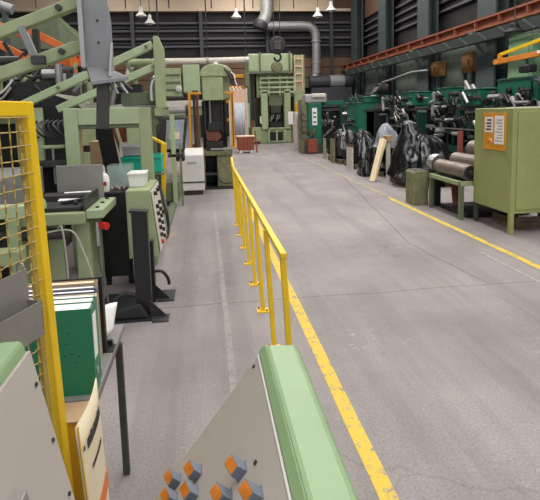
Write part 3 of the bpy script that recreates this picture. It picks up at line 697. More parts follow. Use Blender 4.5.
# grey hanging plate with bracket and bar
m = MB(); m.add([(-.80, 3.70, 2.80), (-.66, 3.70, 2.80), (-.62, 3.70, 2.44), (-.62, 3.70, 2.10), (-.79, 3.70, 2.13),
                 (-.80, 3.72, 2.80), (-.66, 3.72, 2.80), (-.62, 3.72, 2.44), (-.62, 3.72, 2.10), (-.79, 3.72, 2.13)],
                [(0, 1, 2, 3, 4), (9, 8, 7, 6, 5), (0, 5, 6, 1), (1, 6, 7, 2), (2, 7, 8, 3), (3, 8, 9, 4), (4, 9, 5, 0)])
hp = m.build('hanging_plate', 'steel_flat', t)
MB().bx(-.83, -.80, 3.66, 3.86, 2.13, 2.85).build('plate_flange', 'galv', hp)
for z in (2.30, 2.45, 2.62): MB().cyl((-.71, 3.70, z), (-.71, 3.692, z), .009, n=8).build('bolt', 'iron', hp)
m = MB(); m.add([(-.80, 3.70, 2.14), (-.62, 3.70, 2.11), (-.50, 3.55, 2.05), (-.74, 3.52, 2.02), (-.80, 3.70, 2.10), (-.62, 3.70, 2.08), (-.50, 3.55, 2.03), (-.74, 3.52, 2.0)], MB.BF)
m.build('bracket_shelf', 'steel_flat', t)
m = MB(); m.prism([(3.7, 2.3), (3.7, 2.1), (3.55, 2.06)], 'x', -.63, -.615); m.build('bracket_rib', 'galv', t)
MB().beam((-.68, 3.62, 2.04), (-.705, 3.62, 1.70), .08, .05, (0, 1, 0)).build('drop_bar', 'dark_steel', t, bevel=.004)
for k in range(5):
    a = -.64+.022*k; MB().tube([(a, 3.6, 2.06), (a+.01, 3.57, 2.02), (a+.03+.01*k, 3.56, 1.97-.03*(k % 2))], .009, 6).build('cable_end', 'steel' if k % 2 else 'cable', t, smooth=True)
# far pair of arms and their upright
for (x0, z0), (x1, z1), h in (((-3.0, 1.53), (-.57, 2.61), .09), ((-1.70, 1.875), (-.54, 2.36), .085)):
    a = MB().beam((x0, 6.2, z0), (x1, 6.2, z1), .10, h).build('swing_arm', 'sage_light', t, bevel=.008)
    for k in (.55, .97):
        p = Vector((x0, 6.14, z0)).lerp(Vector((x1, 6.14, z1)), k); MB().cyl(p, p+Vector((0, -.03, 0)), .02, n=10).build('pivot_pin', 'sage_dark', a)
MB().prism([(-.565, 1.86), (-.45, 1.86), (-.44, 2.55), (-.50, 2.70), (-.56, 2.70)], 'y', 6.12, 6.26).build('upright', 'sage', t, bevel=.008)
MB().beam((-.9, 6.2, 2.42), (-.78, 6.2, 2.2), .04, .05, (0, 1, 0)).build('spring_link', 'sage_dark', t)
MB().cyl((-.9, 6.5, 2.43), (-.45, 6.5, 2.42), .05, n=12).build('cross_tube', 'sage', t, smooth=True)
MB().tube([(-.62, 6.3, 1.95), (-.62, 6.3, 2.12), (-.57, 6.3, 2.22), (-.47, 6.3, 2.24)], .04, 10).build('silver_bend', 'chrome', t, smooth=True)
MB().cyl((-.42, 6.2, 1.83), (-.22, 6.2, 1.83), .045, n=14).build('hand_wheel_shaft', 'steel', t, smooth=True)
MB().lathe((-.22, 6.2, 1.83), [(.02, 0), (.07, .005), (.07, .03), (.02, .035)], 14, (1, 0, 0)).build('hand_wheel', 'dark_steel', t, smooth=True)
# portal frame
bxp('portal_post', 'sage_light', -1.585, -1.43, 5.95, 6.1, 0, 1.88); bxp('portal_beam', 'sage_light', -1.43, -.74, 5.95, 6.1, 1.685, 1.875); bxp('portal_post', 'sage', -.755, -.62, 5.95, 6.1, 0, 1.87)
bxp('portal_edge', 'sage_dark', -1.43, -.74, 5.97, 6.1, 1.64, 1.685)
bxp('top_box', 'sage_dark', -1.0, -.50, 6.35, 6.9, 1.9, 2.06); bxp('top_plate', 'steel_flat', -1.35, -.55, 6.3, 6.9, 1.87, 1.9)
bxp('valve_block', 'black', -.95, -.75, 6.35, 6.6, 2.06, 2.16)
MB().cyl((-.82, 6.4, 2.06), (-.82, 6.4, 2.25), .03).build('valve_stem', 'sage', t)
for k, (x, z) in enumerate(((-1.25, 2.02), (-1.15, 1.99), (-1.05, 2.08), (-1.3, 2.15))):
    MB().cyl((x, 6.6, z-.1), (x+.05*(k % 2), 6.6, z+.12), .05, n=10).build('cylinder', ('dark_steel', 'steel', 'iron', 'sage_dark')[k], t, smooth=True)
# white chute plates
for x, z in ((-1.42, 1.93), (-1.16, 1.90)):
    m = MB(); m.prism([(x, z), (x+.16, z+.02), (x+.34, z-.14), (x+.28, z-.18), (x+.06, z-.03)], 'y', 6.28, 6.34); m.build('chute_plate', 'off_white', t)
m = MB(); m.prism([(-1.95, 2.1), (-1.5, 2.02), (-1.35, 1.88), (-1.45, 1.84), (-1.62, 1.98)], 'y', 6.55, 6.6); m.build('chute_plate', 'off_white', t)
# body blocks on the left
bxp('body', 'iron', -4.6, -1.95, 6.5, 7.85, 0, 1.75); bxp('body_front', 'sage', -3.6, -2.15, 6.3, 6.5, 1.72, 1.98); bxp('body_top', 'iron', -3.9, -1.8, 6.9, 7.8, 1.75, 2.25)
bxp('recess_shade', 'black', -1.97, -1.62, 6.28, 6.5, .35, 1.72, bev=0); bxp('ledge', 'sage_light', -2.2, -1.9, 6.22, 6.3, 1.25, 1.9)  # solid black block carries the shade of a hollow beside the body
bxp('slide_bar', 'dark_steel', -2.0, -1.6, 6.1, 6.28, 1.2, 1.28); bxp('slide_bar', 'sage', -1.9, -1.64, 6.1, 6.2, 1.42, 1.46); MB().cyl((-1.78, 6.15, 1.0), (-1.78, 6.15, 1.44), .015).build('rod', 'steel', t)
for k in range(8):
    x = -2.0+.055*k; MB().tube([(x, 6.25, 1.75), (x-.03, 6.15, 1.70), (x+.02*(k % 3), 6.12, 1.6+.02*(k % 2)), (x+.08, 6.16, 1.55)], .012, 6).build('fitting', ('dark_steel', 'iron', 'cable')[k % 3], t, smooth=True)
# near left lower machinery behind the mesh
bxp('lower_beam', 'sage_light', -2.9, -1.35, 4.0, 4.12, 1.02, 1.12); bxp('lower_beam', 'sage', -2.9, -1.5, 4.1, 4.25, .62, .74)
bxp('housing', 'dark_steel', -3.0, -1.9, 4.7, 6.0, 0, .95); bxp('housing_top', 'steel_flat', -3.0, -1.8, 4.6, 5.8, .95, 1.25)
bxp('side_body', 'sage_dark', -4.2, -3.2, 3.6, 6.2, 0, 2.2)
r = random.Random(12)
for k in range(60):        # cylinders, valves and fittings between arms and body
    x = r.uniform(-3.3, -1.75); y = r.uniform(6.5, 7.6); z = r.uniform(2.05, 2.5); L_ = r.uniform(.1, .3); d = r.choice(((1, 0, 0), (0, 0, 1), (.6, 0, .6), (0, 1, 0)))
    p = Vector((x, y, z)); MB().cyl(p, p+Vector(d)*L_, r.uniform(.02, .06), n=9).build('cylinder', r.choice(('steel', 'dark_steel', 'sage', 'chrome', 'iron', 'galv')), t, smooth=True)
for k in range(14):
    x = r.uniform(-3.2, -1.9); z = r.uniform(1.95, 2.6); y = r.uniform(6.4, 7)
    MB().tube([(x, y, z), (x+.15, y-.05, z-.12), (x+.35, y, z-.05), (x+.45, y+.1, z+.1)], .014, 6).build('hose', r.choice(('cable', 'black', 'hose_light')), t, smooth=True)
for k in range(10):
    x = r.uniform(-3.3, -1.9); y = r.uniform(6.95, 7.35); a = r.uniform(.08, .22)
    bxp('valve_box', r.choice(('sage', 'sage_dark', 'galv', 'dark_steel')), x, x+a*1.3, y, y+a, 2.2, 2.2+a*1.5)
bxp('upper_post', 'iron', -2.3, -2.22, 7.4, 7.5, 2.2, 3.0)
for k in range(12):
    x = r.uniform(-3.3, -1.7); z = r.uniform(2.3, 2.75); MB().beam((x, 7.5, z), (x+r.uniform(-.2, .3), 7.5, z+r.uniform(-.15, .2)), .04, .05).build('bracket', r.choice(('dark_steel', 'sage', 'iron', 'galv')), t)

# orange guard rails behind the arms
def bar(nm, p, q, w_, mt, label, cat, grp=None):
    return MB().beam(p, q, w_, w_*1.3).build(nm, mt, label=label, cat=cat, group=grp, bevel=.01)
t = thing('guard_rail', 'orange guard rails crossing behind the upper green arms', 'guard rail', (-2.4, 8, 0))
for p, q in (((-3.4, 8, 3.12), (-2.58, 8, 2.66)), ((-2.75, 8.1, 3.2), (-2.0, 8.1, 2.78)), ((-2.3, 8.1, 2.60), (-1.62, 8.1, 2.60)), ((-3.5, 8.2, 3.35), (-2.7, 8.2, 3.05))):
    MB().beam(p, q, .08, .11).build('rail', 'orange', t, bevel=.01)
for x in (-3.45, -2.62, -1.95): MB().bx(x, x+.09, 7.88, 7.97, 0, 2.75).build('post', 'orange', t, bevel=.01)
MB().lathe((-1.78, 8.05, 2.70), [(.03, 0), (.09, .02), (.09, .07), (.03, .09)], 12, (0, 1, 0)).build('knob', 'orange', t, smooth=True)
t = thing('roof_pipe', 'thick dark grey pipe high on the left behind the arms', 'pipe', (-4, 11, 4.5))
MB().cyl((-6.0, 11, 4.75), (-3.75, 11, 3.95), .10, n=14).build('pipe', 'duct', t, smooth=True); MB().bx(-3.95, -3.85, 10.95, 11.05, 0, 3.98).build('post', 'column', t)

# tall green machine block further left (fills the far left)
t = thing('forging_press', 'dark green press block behind the loader on the left', 'press', (-4, 13, 0))
bxp('frame', 'iron', -6.5, -2.4, 12, 14.5, 0, 3.3); bxp('crown', 'sage_dark', -5.8, -3.2, 12.2, 14, 3.3, 4.0); bxp('opening', 'black', -4.8, -3.4, 11.95, 12.02, .8, 2.0, bev=0)
for k in range(4): MB().cyl((-3.2+.18*k, 11.9, 2.2), (-3.2+.18*k, 11.9, 3.1), .05).build('guide_rod', ('steel', 'dark_steel')[k % 2], t, smooth=True)
for k in range(3): bxp('panel', 'sage', -3.2, -2.5, 11.96, 12.0, .3+.8*k, .95+.8*k)

# leaning black plate, panels, crates behind the portal
t = thing('leaning_plate', 'black steel plate leaning under the portal beam', 'plate', (-1.3, 7, 0))
m = MB(); m.prism([(-1.46, 1.66), (-1.25, 1.66), (-1.17, 1.1), (-1.38, 1.1)], 'y', 7.0, 7.03); m.build('plate', 'black', t)
bxp('stand', 'iron', -1.4, -1.2, 7.03, 7.2, 0, 1.15)
t = thing('machine_guard', 'light green sheet guard with sloped side behind the portal', 'guard', (-1.2, 9, 0))
MB().prism([(-1.36, 0), (-1.10, 0), (-1.10, 1.93), (-1.17, 2.0), (-1.36, 2.0)], 'y', 9.0, 9.6).build('panel', 'sage_light', t, bevel=.02)
MB().beam((-1.7, 8.9, 1.9), (-1.45, 8.9, .9), .05, .05).build('white_strut', 'off_white', t); MB().beam((-1.58, 8.85, 1.9), (-1.36, 8.85, 1.0), .04, .04).build('white_strut', 'sage_light', t)
bxp('red_insert', 'rust_red', -1.62, -1.38, 9.3, 9.4, 1.3, 1.9); bxp('latch', 'dark_steel', -1.32, -1.26, 8.96, 9.0, 1.62, 1.72)
m = MB(); m.tube([(-1.28, 9.1, 2.0), (-1.2, 9.1, 2.07), (-1.1, 9.1, 2.05), (-1.06, 9.1, 1.95)], .03, 8); m.build('white_cloth', 'paper', t, smooth=True)
t = thing('storage_shelf', 'low green shelf carrying the teal and grey crates', 'shelf', (-1.1, 8.2, 0))
bxp('board', 'sage_dark', -1.45, -.66, 7.9, 8.5, .84, .87); 
for x in (-1.43, -.80):
    for y in (7.92, 8.44): bxp('leg', 'sage_dark', x, x+.05, y, y+.05, 0, .84)
def crate(x0, x1, y0, y1, z, h, mt, label):
    t = thing('crate', label, 'crate', ((x0+x1)/2, (y0+y1)/2, z))
    for a in ((x0, x1, y0, y0+.015), (x0, x1, y1-.015, y1), (x0, x0+.015, y0+.015, y1-.015), (x1-.015, x1, y0+.015, y1-.015)): MB().bx(*a, z, z+h).build('side', mt, t)
    MB().bx(x0, x1, y0, y1, z, z+.012).build('bottom', mt, t)
    for a in ((x0-.012, x1+.012, y0-.012, y0), (x0-.012, x1+.012, y1, y1+.012)): MB().bx(*a, z+h-.04, z+h).build('rim', mt, t)
crate(-1.30, -.70, 7.95, 8.4, .87, .27, 'crate_teal', 'teal plastic crate on the low green shelf under a grey crate')
crate(-1.28, -.98, 7.99, 8.36, 1.141, .17, 'galv', 'grey plastic crate stacked on the teal crate')
t = thing('cardboard_box', 'brown cardboard box standing beside the teal crate', 'box', (-1.6, 8.1, 0))
bxp('body', 'card', -1.75, -1.5, 7.9, 8.3, .3, 1.4); bxp('stand', 'old_wood', -1.78, -1.48, 7.88, 8.32, 0, .3)
# yellow corner guard and cable trunk
t = thing('corner_guard', 'short leaning yellow guard post beside the green console', 'guard post', (-.8, 9.6, 0))
MB().beam((-.84, 9.35, 0), (-.74, 9.2, 1.26), .10, .05, (0, 1, 0)).build('post', 'yellow', t, bevel=.008); MB().beam((-.74, 9.2, 1.25), (-.96, 9.3, 1.36), .05, .05).build('arm', 'yellow', t, bevel=.008)
MB().tube([(-.96, 9.3, 1.34), (-1.02, 9.3, 1.28), (-1.04, 9.3, 1.15)], .02).build('hook', 'dark_steel', t, smooth=True)
t = thing('floor_trunking', 'green floor trunking with cables past the yellow guard post', 'trunking', (-.68, 9.5, 0))
bxp('cover', 'sage_dark', -.72, -.60, 7.4, 10.8, 0, .08); 
for k in range(2): MB().tube([(-.56, 6.0+.2*k, .9), (-.50+.02*k, 6.0, .6), (-.5, 6.2, .3), (-.6, 6.8, .1), (-.66, 7.4, .06)], .012, 6).build('cable', 'cable', t, smooth=True)

# monitor enclosure on a green post, white lathe cabinet
t = thing('monitor_console', 'grey framed machine window on a green post', 'machine window', (-.65, 10, 0))
MB().prism([(-.95, 1.02), (-.42, 1.02), (-.34, 1.68), (-.38, 1.73), (-.80, 1.73), (-.95, 1.55)], 'y', 10.1, 10.4).build('casing', 'dark_steel', t, bevel=.03)
MB().prism([(-.80, 1.08), (-.46, 1.08), (-.39, 1.66), (-.74, 1.66)], 'y', 10.07, 10.1).build('glass', 'window_grey', t, bevel=.01)
MB().prism([(-.70, 1.28), (-.50, 1.28), (-.49, 1.42), (-.69, 1.42)], 'y', 10.06, 10.07).build('notice', 'paper_cream', t)
bxp('post', 'sage_light', -.655, -.57, 9.7, 9.79, .0, 1.92); bxp('base', 'sage_dark', -.85, -.55, 9.8, 10.5, .08, .45); bxp('rest', 'dark_steel', -.72, -.42, 9.7, 10.3, .95, 1.02)
bxp('stay', 'moss', -.50, -.46, 9.72, 9.76, 0, 1.2)
for dx in (0, .1): MB().cyl((-.55+dx, 9.75, .9), (-.55+dx, 9.85, .98), .05).build('roller', 'dark_steel', t)
t = thing('white_cabinet', 'white sloping-topped machine cabinet beside the green press', 'cabinet', (-.3, 11.2, 0))
MB().prism([(10.92, .10), (11.5, .10), (11.5, 1.0), (11.2, 1.0), (10.92, .88)], 'x', -.54, -.05).build('body', 'white_metal', t, bevel=.02)
bxp('plinth', 'dark_steel', -.50, -.09, 10.96, 11.45, 0, .10); bxp('ridge', 'dark_steel', -.54, -.05, 10.91, 10.92, .27, .30, bev=0); bxp('handle', 'galv', -.4, -.2, 10.89, 10.92, .72, .74)

t = thing('lathe_machine', 'sage green machine tool with pale crossbeam behind the machine window', 'machine', (-.9, 13.5, 0))
bxp('head', 'sage', -1.15, -.55, 13.0, 14.2, 2.25, 3.0); bxp('head', 'sage_light', -.50, -.05, 13.1, 14.2, 2.35, 3.1)
for z in (2.4, 2.6, 2.8): bxp('rib', 'sage_dark', -1.13, -.57, 12.97, 13.0, z, z+.05)
bxp('crossbeam', 'off_white', -1.05, .0, 12.85, 13.0, 1.95, 2.12); bxp('under_beam', 'sage', -1.3, .0, 12.9, 13.2, 1.72, 1.93)
bxp('column', 'sage_dark', -1.6, -1.2, 13, 14.2, 0, 2.4); bxp('column', 'sage_dark', -.35, -.1, 13.4, 14.0, 0, 2.3)
MB().cyl((-1.2, 13, 2.95), (-1.35, 13, 3.25), .09, .06).build('motor', 'rust', t, smooth=True); MB().cyl((-1.05, 12.9, 2.7), (-1.3, 12.9, 3.1), .05).build('pipe', 'sage', t, smooth=True)
MB().bx(-1.2, -.2, 13.3, 13.34, .9, 1.7).build('white_sheet', 'curtain', t)
MB().lathe((-.62, 12.95, 2.45), [(.02, 0), (.09, .02), (.09, .06), (.02, .08)], 12, (0, -1, 0)).build('dial', 'off_white', t, smooth=True)
t.location.y += 1.0; t.location.x -= .03

# ================================================================ GREEN C PRESS with amber cage
t = thing('pillar_press', 'green domed press with amber cage and dark ram in mid-hall', 'press', (.25, 12.2, 0))
bxp('head', 'sage', -.02, .47, 11.75, 12.6, 2.06, 2.62, bev=.02)
bxp('head_side', 'sage', .47, .62, 11.95, 12.6, 2.08, 2.62, bev=.02)
m = MB(); prof = []
for k in range(9):
    a = PI*k/8; prof.append((.31-.37*math.cos(a), 2.68+.22*math.sin(a)))
m.prism([(-.06, 2.60)]+prof+[(.68, 2.60)], 'y', 11.72, 12.75); m.build('dome', 'sage', t, bevel=.03)
MB().lathe((.32, 12.2, 2.88), [(.06, 0), (.06, .06), (.03, .1)], 10).build('lifting_eye', 'off_white', t)
for k in range(4): MB().tube([(.5+.05*k, 11.7, 2.78-.03*k), (.6+.04*k, 11.68, 2.62), (.66+.03*k, 11.7, 2.45), (.72+.02*k, 11.7, 2.4)], .016, 6).build('hose', ('black', 'cable', 'black', 'paper')[k], t, smooth=True)
bxp('ram', 'iron', .10, .42, 11.95, 12.3, 1.35, 2.06); bxp('back_column', 'black', -.05, .55, 12.45, 12.7, .5, 2.06)
for x in (.02, .14, .42, .5): MB().cyl((x, 11.9, 1.3), (x, 11.9, 2.06), .025).build('guide_rod', 'steel' if x in (.14,) else 'dark_steel', t, smooth=True)
MB().prism([(.04, 1.12), (.30, 1.10), (.40, 1.22), (.34, 1.36), (.02, 1.36)], 'y', 11.78, 12.1).build('die_holder', 'rust', t, bevel=.02)
bxp('upper_die', 'iron', .08, .40, 11.75, 12.2, 1.36, 1.55); bxp('lower_die', 'iron', .02, .42, 11.75, 12.3, .88, 1.10)
bxp('table', 'moss', -.10, .62, 11.75, 12.7, .78, .90)
bxp('bed_left', 'moss', -.12, -.02, 11.8, 12.7, .04, .78); bxp('bed_mid', 'moss', .26, .34, 11.8, 12.7, .04, .78); bxp('bed_back', 'black', -.02, .3, 12.5, 12.6, .04, .78)
bxp('bed_shelf', 'dark_steel', -.02, .26, 11.85, 12.5, .3, .36); bxp('bed_guard', 'moss', .34, .62, 11.78, 12.6, .04, .92)
MB().lathe((.48, 11.77, .32), [(.22, 0), (.2, .02)], 18, (0, -1, 0)).build('belt_cover', 'moss', t, smooth=True)
bxp('base_plate', 'iron', -.30, .66, 11.6, 12.8, 0, .04)
for x, y in ((-.33, 11.6), (.62, 11.6), (.70, 12.3), (-.33, 12.5)): bxp('cage_post', 'amber', x-.018, x+.018, y-.018, y+.018, .0 if x < 0 else .92, 2.24, bev=.004)
bxp('cage_bar', 'amber', -.35, -.04, 11.58, 11.62, 2.2, 2.25, bev=.004); bxp('cage_bar', 'amber', .48, .70, 11.58, 11.62, 2.2, 2.25, bev=.004); bxp('cage_bar', 'amber', .66, .70, 11.6, 12.3, 2.2, 2.25, bev=.004); bxp('cage_bar', 'amber', .62, .70, 11.6, 12.3, .92, .97, bev=.004)
MB().prism([(11.64, .97), (12.28, .97), (12.28, 2.2), (11.64, 2.2)], 'x', .665, .670).build('cage_mesh', 'amber', t)
for x in (-.15, -.22): MB().cyl((x, 11.8, .9), (x, 11.8, 2.3), .03).build('side_rod', 'rust' if x > -.2 else 'dark_steel', t, smooth=True)
bxp('front_bar', 'galv', .12, .66, 11.57, 11.6, .93, .96, bev=0)

# ================================================================ FAR END
t = thing('folding_screen', 'peach partition panel with pale curtain behind the handrail end', 'partition', (1.7, 24.5, 0))
bxp('panel', 'peach', 1.28, 2.05, 24.5, 24.56, 0.05, 2.85); bxp('frame', 'off_white', 1.2, 1.28, 24.45, 24.6, 0, 2.9); bxp('frame', 'off_white', 2.05, 2.12, 24.45, 24.6, 0, 2.9)
m = MB(); vs = []
for k in range(25):
    x = 1.45+.5*k/24; vs += [(x, 24.35+.04*math.sin(k*1.5), .6), (x, 24.35+.04*math.sin(k*1.5), 2.2)]
m.add(vs, [(2*k, 2*k+1, 2*k+3, 2*k+2) for k in range(24)]); o = m.build('curtain', 'curtain', t, smooth=True); so = o.modifiers.new('t', 'SOLIDIFY'); so.thickness = .01
t = thing('storage_rack', 'orange pallet rack against the far wall', 'rack', (1.5, 31, 0))
for x in (.2, 2.9): 
    for y in (30.6, 31.6): bxp('upright', 'duct_dark', x, x+.1, y, y+.1, 0, 4.4)
for z in (1.2, 2.3, 3.15, 3.85): bxp('rack_beam', 'amber', .2, 3.0, 30.55, 30.65, z, z+.16); bxp('rack_beam', 'amber', .2, 3.0, 31.6, 31.68, z, z+.16)
for k in range(5): MB().tube([(1.3+.22*k, 30.5, 3.25), (1.4+.22*k, 30.4, 3.1), (1.6+.22*k, 30.35, 2.95), (1.65+.22*k, 30.4, 2.8)], .05, 7).build('white_hose', 'paper', t, smooth=True)
for k in range(3): bxp('load', 'rust', .35+.85*k, 1.05+.85*k, 30.7, 31.5, 2.46, 2.46+.5+.08*k)
t = thing('scrap_bin', 'rusty red scrap bin with a pale lid edge near the far press', 'bin', (1.72, 21.5, 0))
MB().prism([(1.40, .12), (2.06, .12), (2.10, .70), (1.36, .70)], 'y', 21.3, 22.0).build('body', 'rust_red', t, bevel=.02)
bxp('rim', 'peach', 1.34, 2.12, 21.27, 22.03, .69, .74); 
for x in (1.45, 1.9): bxp('foot', 'white_metal', x, x+.1, 21.32, 21.9, 0, .14)
for x in (1.60, 1.78): bxp('rib', 'rust', x, x+.04, 21.28, 21.31, .15, .66)
MB().beam((2.2, 21.4, 0), (2.14, 21.5, .95), .06, .06).build('leaning_bar', 'rust_red', t)

# big green press at the end of the aisle
t = thing('crown_press', 'tall light green crown press at the end of the aisle', 'press', (3.9, 27.5, 0))
bxp('crown', 'sage_light', 2.45, 4.85, 27.1, 29.5, 3.88, 4.82, bev=.05); bxp('crown_lip', 'sage_dark', 2.40, 4.92, 27.02, 29.5, 3.76, 3.88)
for x in (3.02, 4.62): bxp('crown_rib', 'sage_dark', x, x+.09, 26.98, 27.1, 3.7, 4.9)
MB().lathe((3.98, 27.08, 4.1), [(.32, 0), (.28, .1), (.12, .14)], 14, (0, -1, 0)).build('bearing_cap', 'moss', t, smooth=True)
bxp('side_tower', 'sage', 4.95, 5.55, 27.3, 29.3, 1.5, 4.75, bev=.03)
for z in (3.3, 3.7, 4.1, 4.5): bxp('ladder_rung', 'peach', 4.95, 5.4, 27.2, 27.26, z, z+.08, bev=0)
for x in (4.95, 5.36): bxp('ladder_rail', 'peach', x, x+.06, 27.18, 27.26, 2.8, 4.75, bev=0)
bxp('throat_block', 'sage', 2.9, 4.9, 27.5, 29.3, 2.5, 3.78)
for z in (2.72, 2.98, 3.24, 3.48): bxp('cross_rail', 'sage_light', 3.02, 4.95, 27.2, 27.32, z, z+.1)
for x in (3.05, 3.5, 4.1, 4.5, 4.88): bxp('rail_post', 'sage', x, x+.09, 27.22, 27.32, 2.6, 3.7)
bxp('column', 'sage_light', 3.10, 3.46, 27.2, 29.3, .75, 2.9, bev=.03); bxp('column', 'sage', 4.36, 4.72, 27.2, 29.3, .75, 2.9, bev=.03); bxp('column', 'sage_dark', 2.42, 2.8, 27.6, 29.3, 0, 3.8, bev=.03)
bxp('slide', 'sage_dark', 3.55, 4.3, 27.4, 28.8, 2.05, 2.7); bxp('die_space', 'black', 3.46, 4.36, 28.4, 28.5, .7, 2.1, bev=0)
for x in (3.55, 3.7, 3.92, 4.15): MB().cyl((x, 27.5, 1.0), (x, 27.5, 2.1), .05).build('tie_rod', 'dark_steel', t, smooth=True)
bxp('die', 'iron', 3.6, 4.25, 27.4, 28.3, .78, 1.15); bxp('die', 'dark_steel', 3.65, 4.2, 27.4, 28.3, 1.65, 2.05)
for k in range(6): MB().cyl((3.6+.11*k, 27.35, 1.2+.1*(k % 3)), (3.68+.11*k, 27.3, 1.5+.08*(k % 2)), .035).build('fitting', ('chrome', 'steel', 'iron')[k % 3], t, smooth=True)
bxp('bed', 'sage', 3.0, 4.75, 27.3, 29.3, 0, .72, bev=.03); bxp('bed_panel', 'black', 3.5, 4.25, 27.24, 27.3, .08, .6, bev=0)
for x in (3.42, 3.86, 4.3): bxp('bed_rail', 'sage_light', x, x+.09, 27.1, 27.2, 0, .85)
bxp('bed_rail', 'sage_light', 3.42, 4.39, 27.1, 27.2, .76, .85); bxp('bed_rail', 'sage_light', 3.42, 4.39, 27.1, 27.2, .05, .12)
bxp('switch_box', 'sage_light', 2.05, 2.42, 26.8, 27.3, .9, 2.2, bev=.02); bxp('switch_box', 'sage', 2.5, 3.0, 26.7, 27.2, .15, .9, bev=.02)
MB().beam((2.45, 26.7, .1), (2.62, 26.9, 1.3), .08, .08).build('brace', 'rust_red', t); bxp('notice_plate', 'paper', 3.0, 3.08, 27.15, 27.2, 1.1, 1.5, bev=0); bxp('notice_plate', 'paper', 4.55, 4.82, 27.1, 27.18, 1.0, 1.7, bev=0)
bxp('side_platform', 'sage_dark', 4.75, 5.6, 27.2, 29.3, 0, 1.5)
for x in (2.62, 2.66, 2.72): MB().cyl((x, 27.35, 1.2), (x, 27.35, 3.7), .035, n=8).build('side_pipe', 'dark_steel', t, smooth=True)
MB().beam((2.35, 27.0, 3.1), (2.35, 27.0, 3.9), .22, .2, (0, 1, 0)).build('side_cover', 'sage_dark', t)

# ================================================================ RIGHT: forging line
def forge(nm, label, x0, y0, y1, seed, teal_boxes, top):
    """one header machine; front face towards the aisle at x0"""
    r = random.Random(seed); L_ = y1-y0
    t = thing(nm, label, 'machine', (x0+1.0, (y0+y1)/2, 0))
    def B(n, mt, *a, bev=.012): return MB().bx(*a).build(n, mt, t, bevel=bev)
    B('base', 'iron', x0+.1, x0+1.9, y0+.05, y1-.05, 0, .55); B('plinth', 'teal_dark', x0, x0+2.0, y0, y1, .55, .72)
    B('core', 'iron', x0+.5, x0+1.8, y0+.1, y1-.1, .72, 1.75)
    for k in range(int(L_/.85)+1):
        y = y0+.1+k*.85
        if y < y1-.2: B('rib', 'teal_dark', x0+.18, x0+.5, y, y+.14, .72, 1.72)
    B('saddle', 'dark_steel', x0+.1, x0+1.7, y0+.05, y1-.05, 1.66, 1.76)
    for (a, b, xa, xb, za, zb, mt) in teal_boxes:
        o = MB().bx(x0+xa, x0+xb, y0+a, y0+b, za, zb).build('housing', mt, t, bevel=.03)
        for k in range(2):
            yy = y0+a+(b-a)*(.35+.3*k); MB().cyl((x0+xa, yy, (za+zb)/2), (x0+xa-.07, yy, (za+zb)/2-.02), .07, n=12).build('port', 'black', o, smooth=True)
        MB().bx(x0+xa-.02, x0+xb+.02, y0+a, y0+b, zb-.05, zb-.01).build('lip', 'teal_dark' if mt == 'teal' else mt, o)
    for k in range(int(20*L_)):        # rods, cylinders and couplings across the front
        y = r.uniform(y0+.1, y1-.15); z = r.uniform(.8, 2.1); x = x0+r.uniform(-.12, .3); d = Vector(r.choice(((0, 1, 0), (0, 1, 0), (0, .2, 1), (-1, .2, 0), (0, .7, .7)))).normalized()
        ll = r.uniform(.12, .5); ll = min(ll, .25) if d.x else ll
        MB().cyl((x, y, z), Vector((x, y, z))+d*ll, r.uniform(.02, .065), n=8).build('cylinder', r.choice(('iron', 'black', 'dark_steel', 'dark_steel', 'steel', 'galv', 'black', 'teal_dark', 'chrome', 'steel')), t, smooth=True)
    for k in range(int(11*L_)):
        y = r.uniform(y0+.1, y1-.3); z = r.uniform(.9, 2.0); x = x0+r.uniform(0, .3); a = r.uniform(.08, .2)
        B('valve_block', r.choice(('iron', 'black', 'dark_steel', 'teal_dark', 'rust', 'iron')), x, x+a, y, y+a*r.uniform(.8, 2), z, z+a, bev=.006)
    for k in range(int(10*L_)):
        y = r.uniform(y0+.1, y1-.5); z = r.uniform(1.3, 2.15); x = x0+r.uniform(-.05, .3); s = r.uniform(.1, .3)
        MB().tube([(x, y, z), (x-.06, y+s*.4, z+s*.7), (x-.05, y+s, z+s*.4), (x+.05, y+s*1.3, z-s*.5)], r.uniform(.01, .024), 6).build('hose', r.choice(('black', 'cable', 'hose_light', 'black', 'dark_steel')), t, smooth=True)
    for k in range(int(1.1*L_)):
        y = r.uniform(y0+.3, y1-.5); z = r.uniform(1.85, 2.05)
        MB().lathe((x0+.1, y, z), [(.04, 0), (.13, .02), (.15, .05), (.13, .08), (.05, .1), (.05, .16)], 14, (-1, .15, 0)).build('hand_wheel', r.choice(('iron', 'black', 'dark_steel')), t, smooth=True)
    for k in range(int(1.4*L_)):       # top clutter
        y = r.uniform(y0+.2, y1-.4); x = x0+r.uniform(.3, 1.2); h = r.uniform(.1, .32)
        B('motor', r.choice(('dark_steel', 'teal', 'iron', 'moss', 'galv')), x, x+.3, y, y+r.uniform(.2, .5), top-.25, top+h*.6, bev=.03)
    MB().beam((x0+.35, y0+.1, top-.05), (x0+.45, y1-.2, top+.06), .08, .08).build('top_pipe', 'dark_steel', t)
    MB().beam((x0-.12, y0+.2, 1.2), (x0-.12, y1-.2, 1.2), .03, .03).build('front_rail', 'steel', t)
    for y in (y0+.2, (y0+y1)/2, y1-.2): MB().bx(x0-.135, x0-.105, y-.015, y+.015, 0, 1.2).build('rail_post', 'iron', t)
    B('drip_tray', 'black', x0-.25, x0+.1, y0+.1, y1-.1, .02, .12)
    return t
forge('forging_machine', 'long teal forging machine with two dark ports behind the tall green cabinet', 6.5, 6.4, 10.9, 1, [(.1, 2.7, .05, 1.4, 1.86, 2.34, 'teal'), (2.85, 4.3, .1, 1.3, 1.84, 2.36, 'teal')], 2.3)
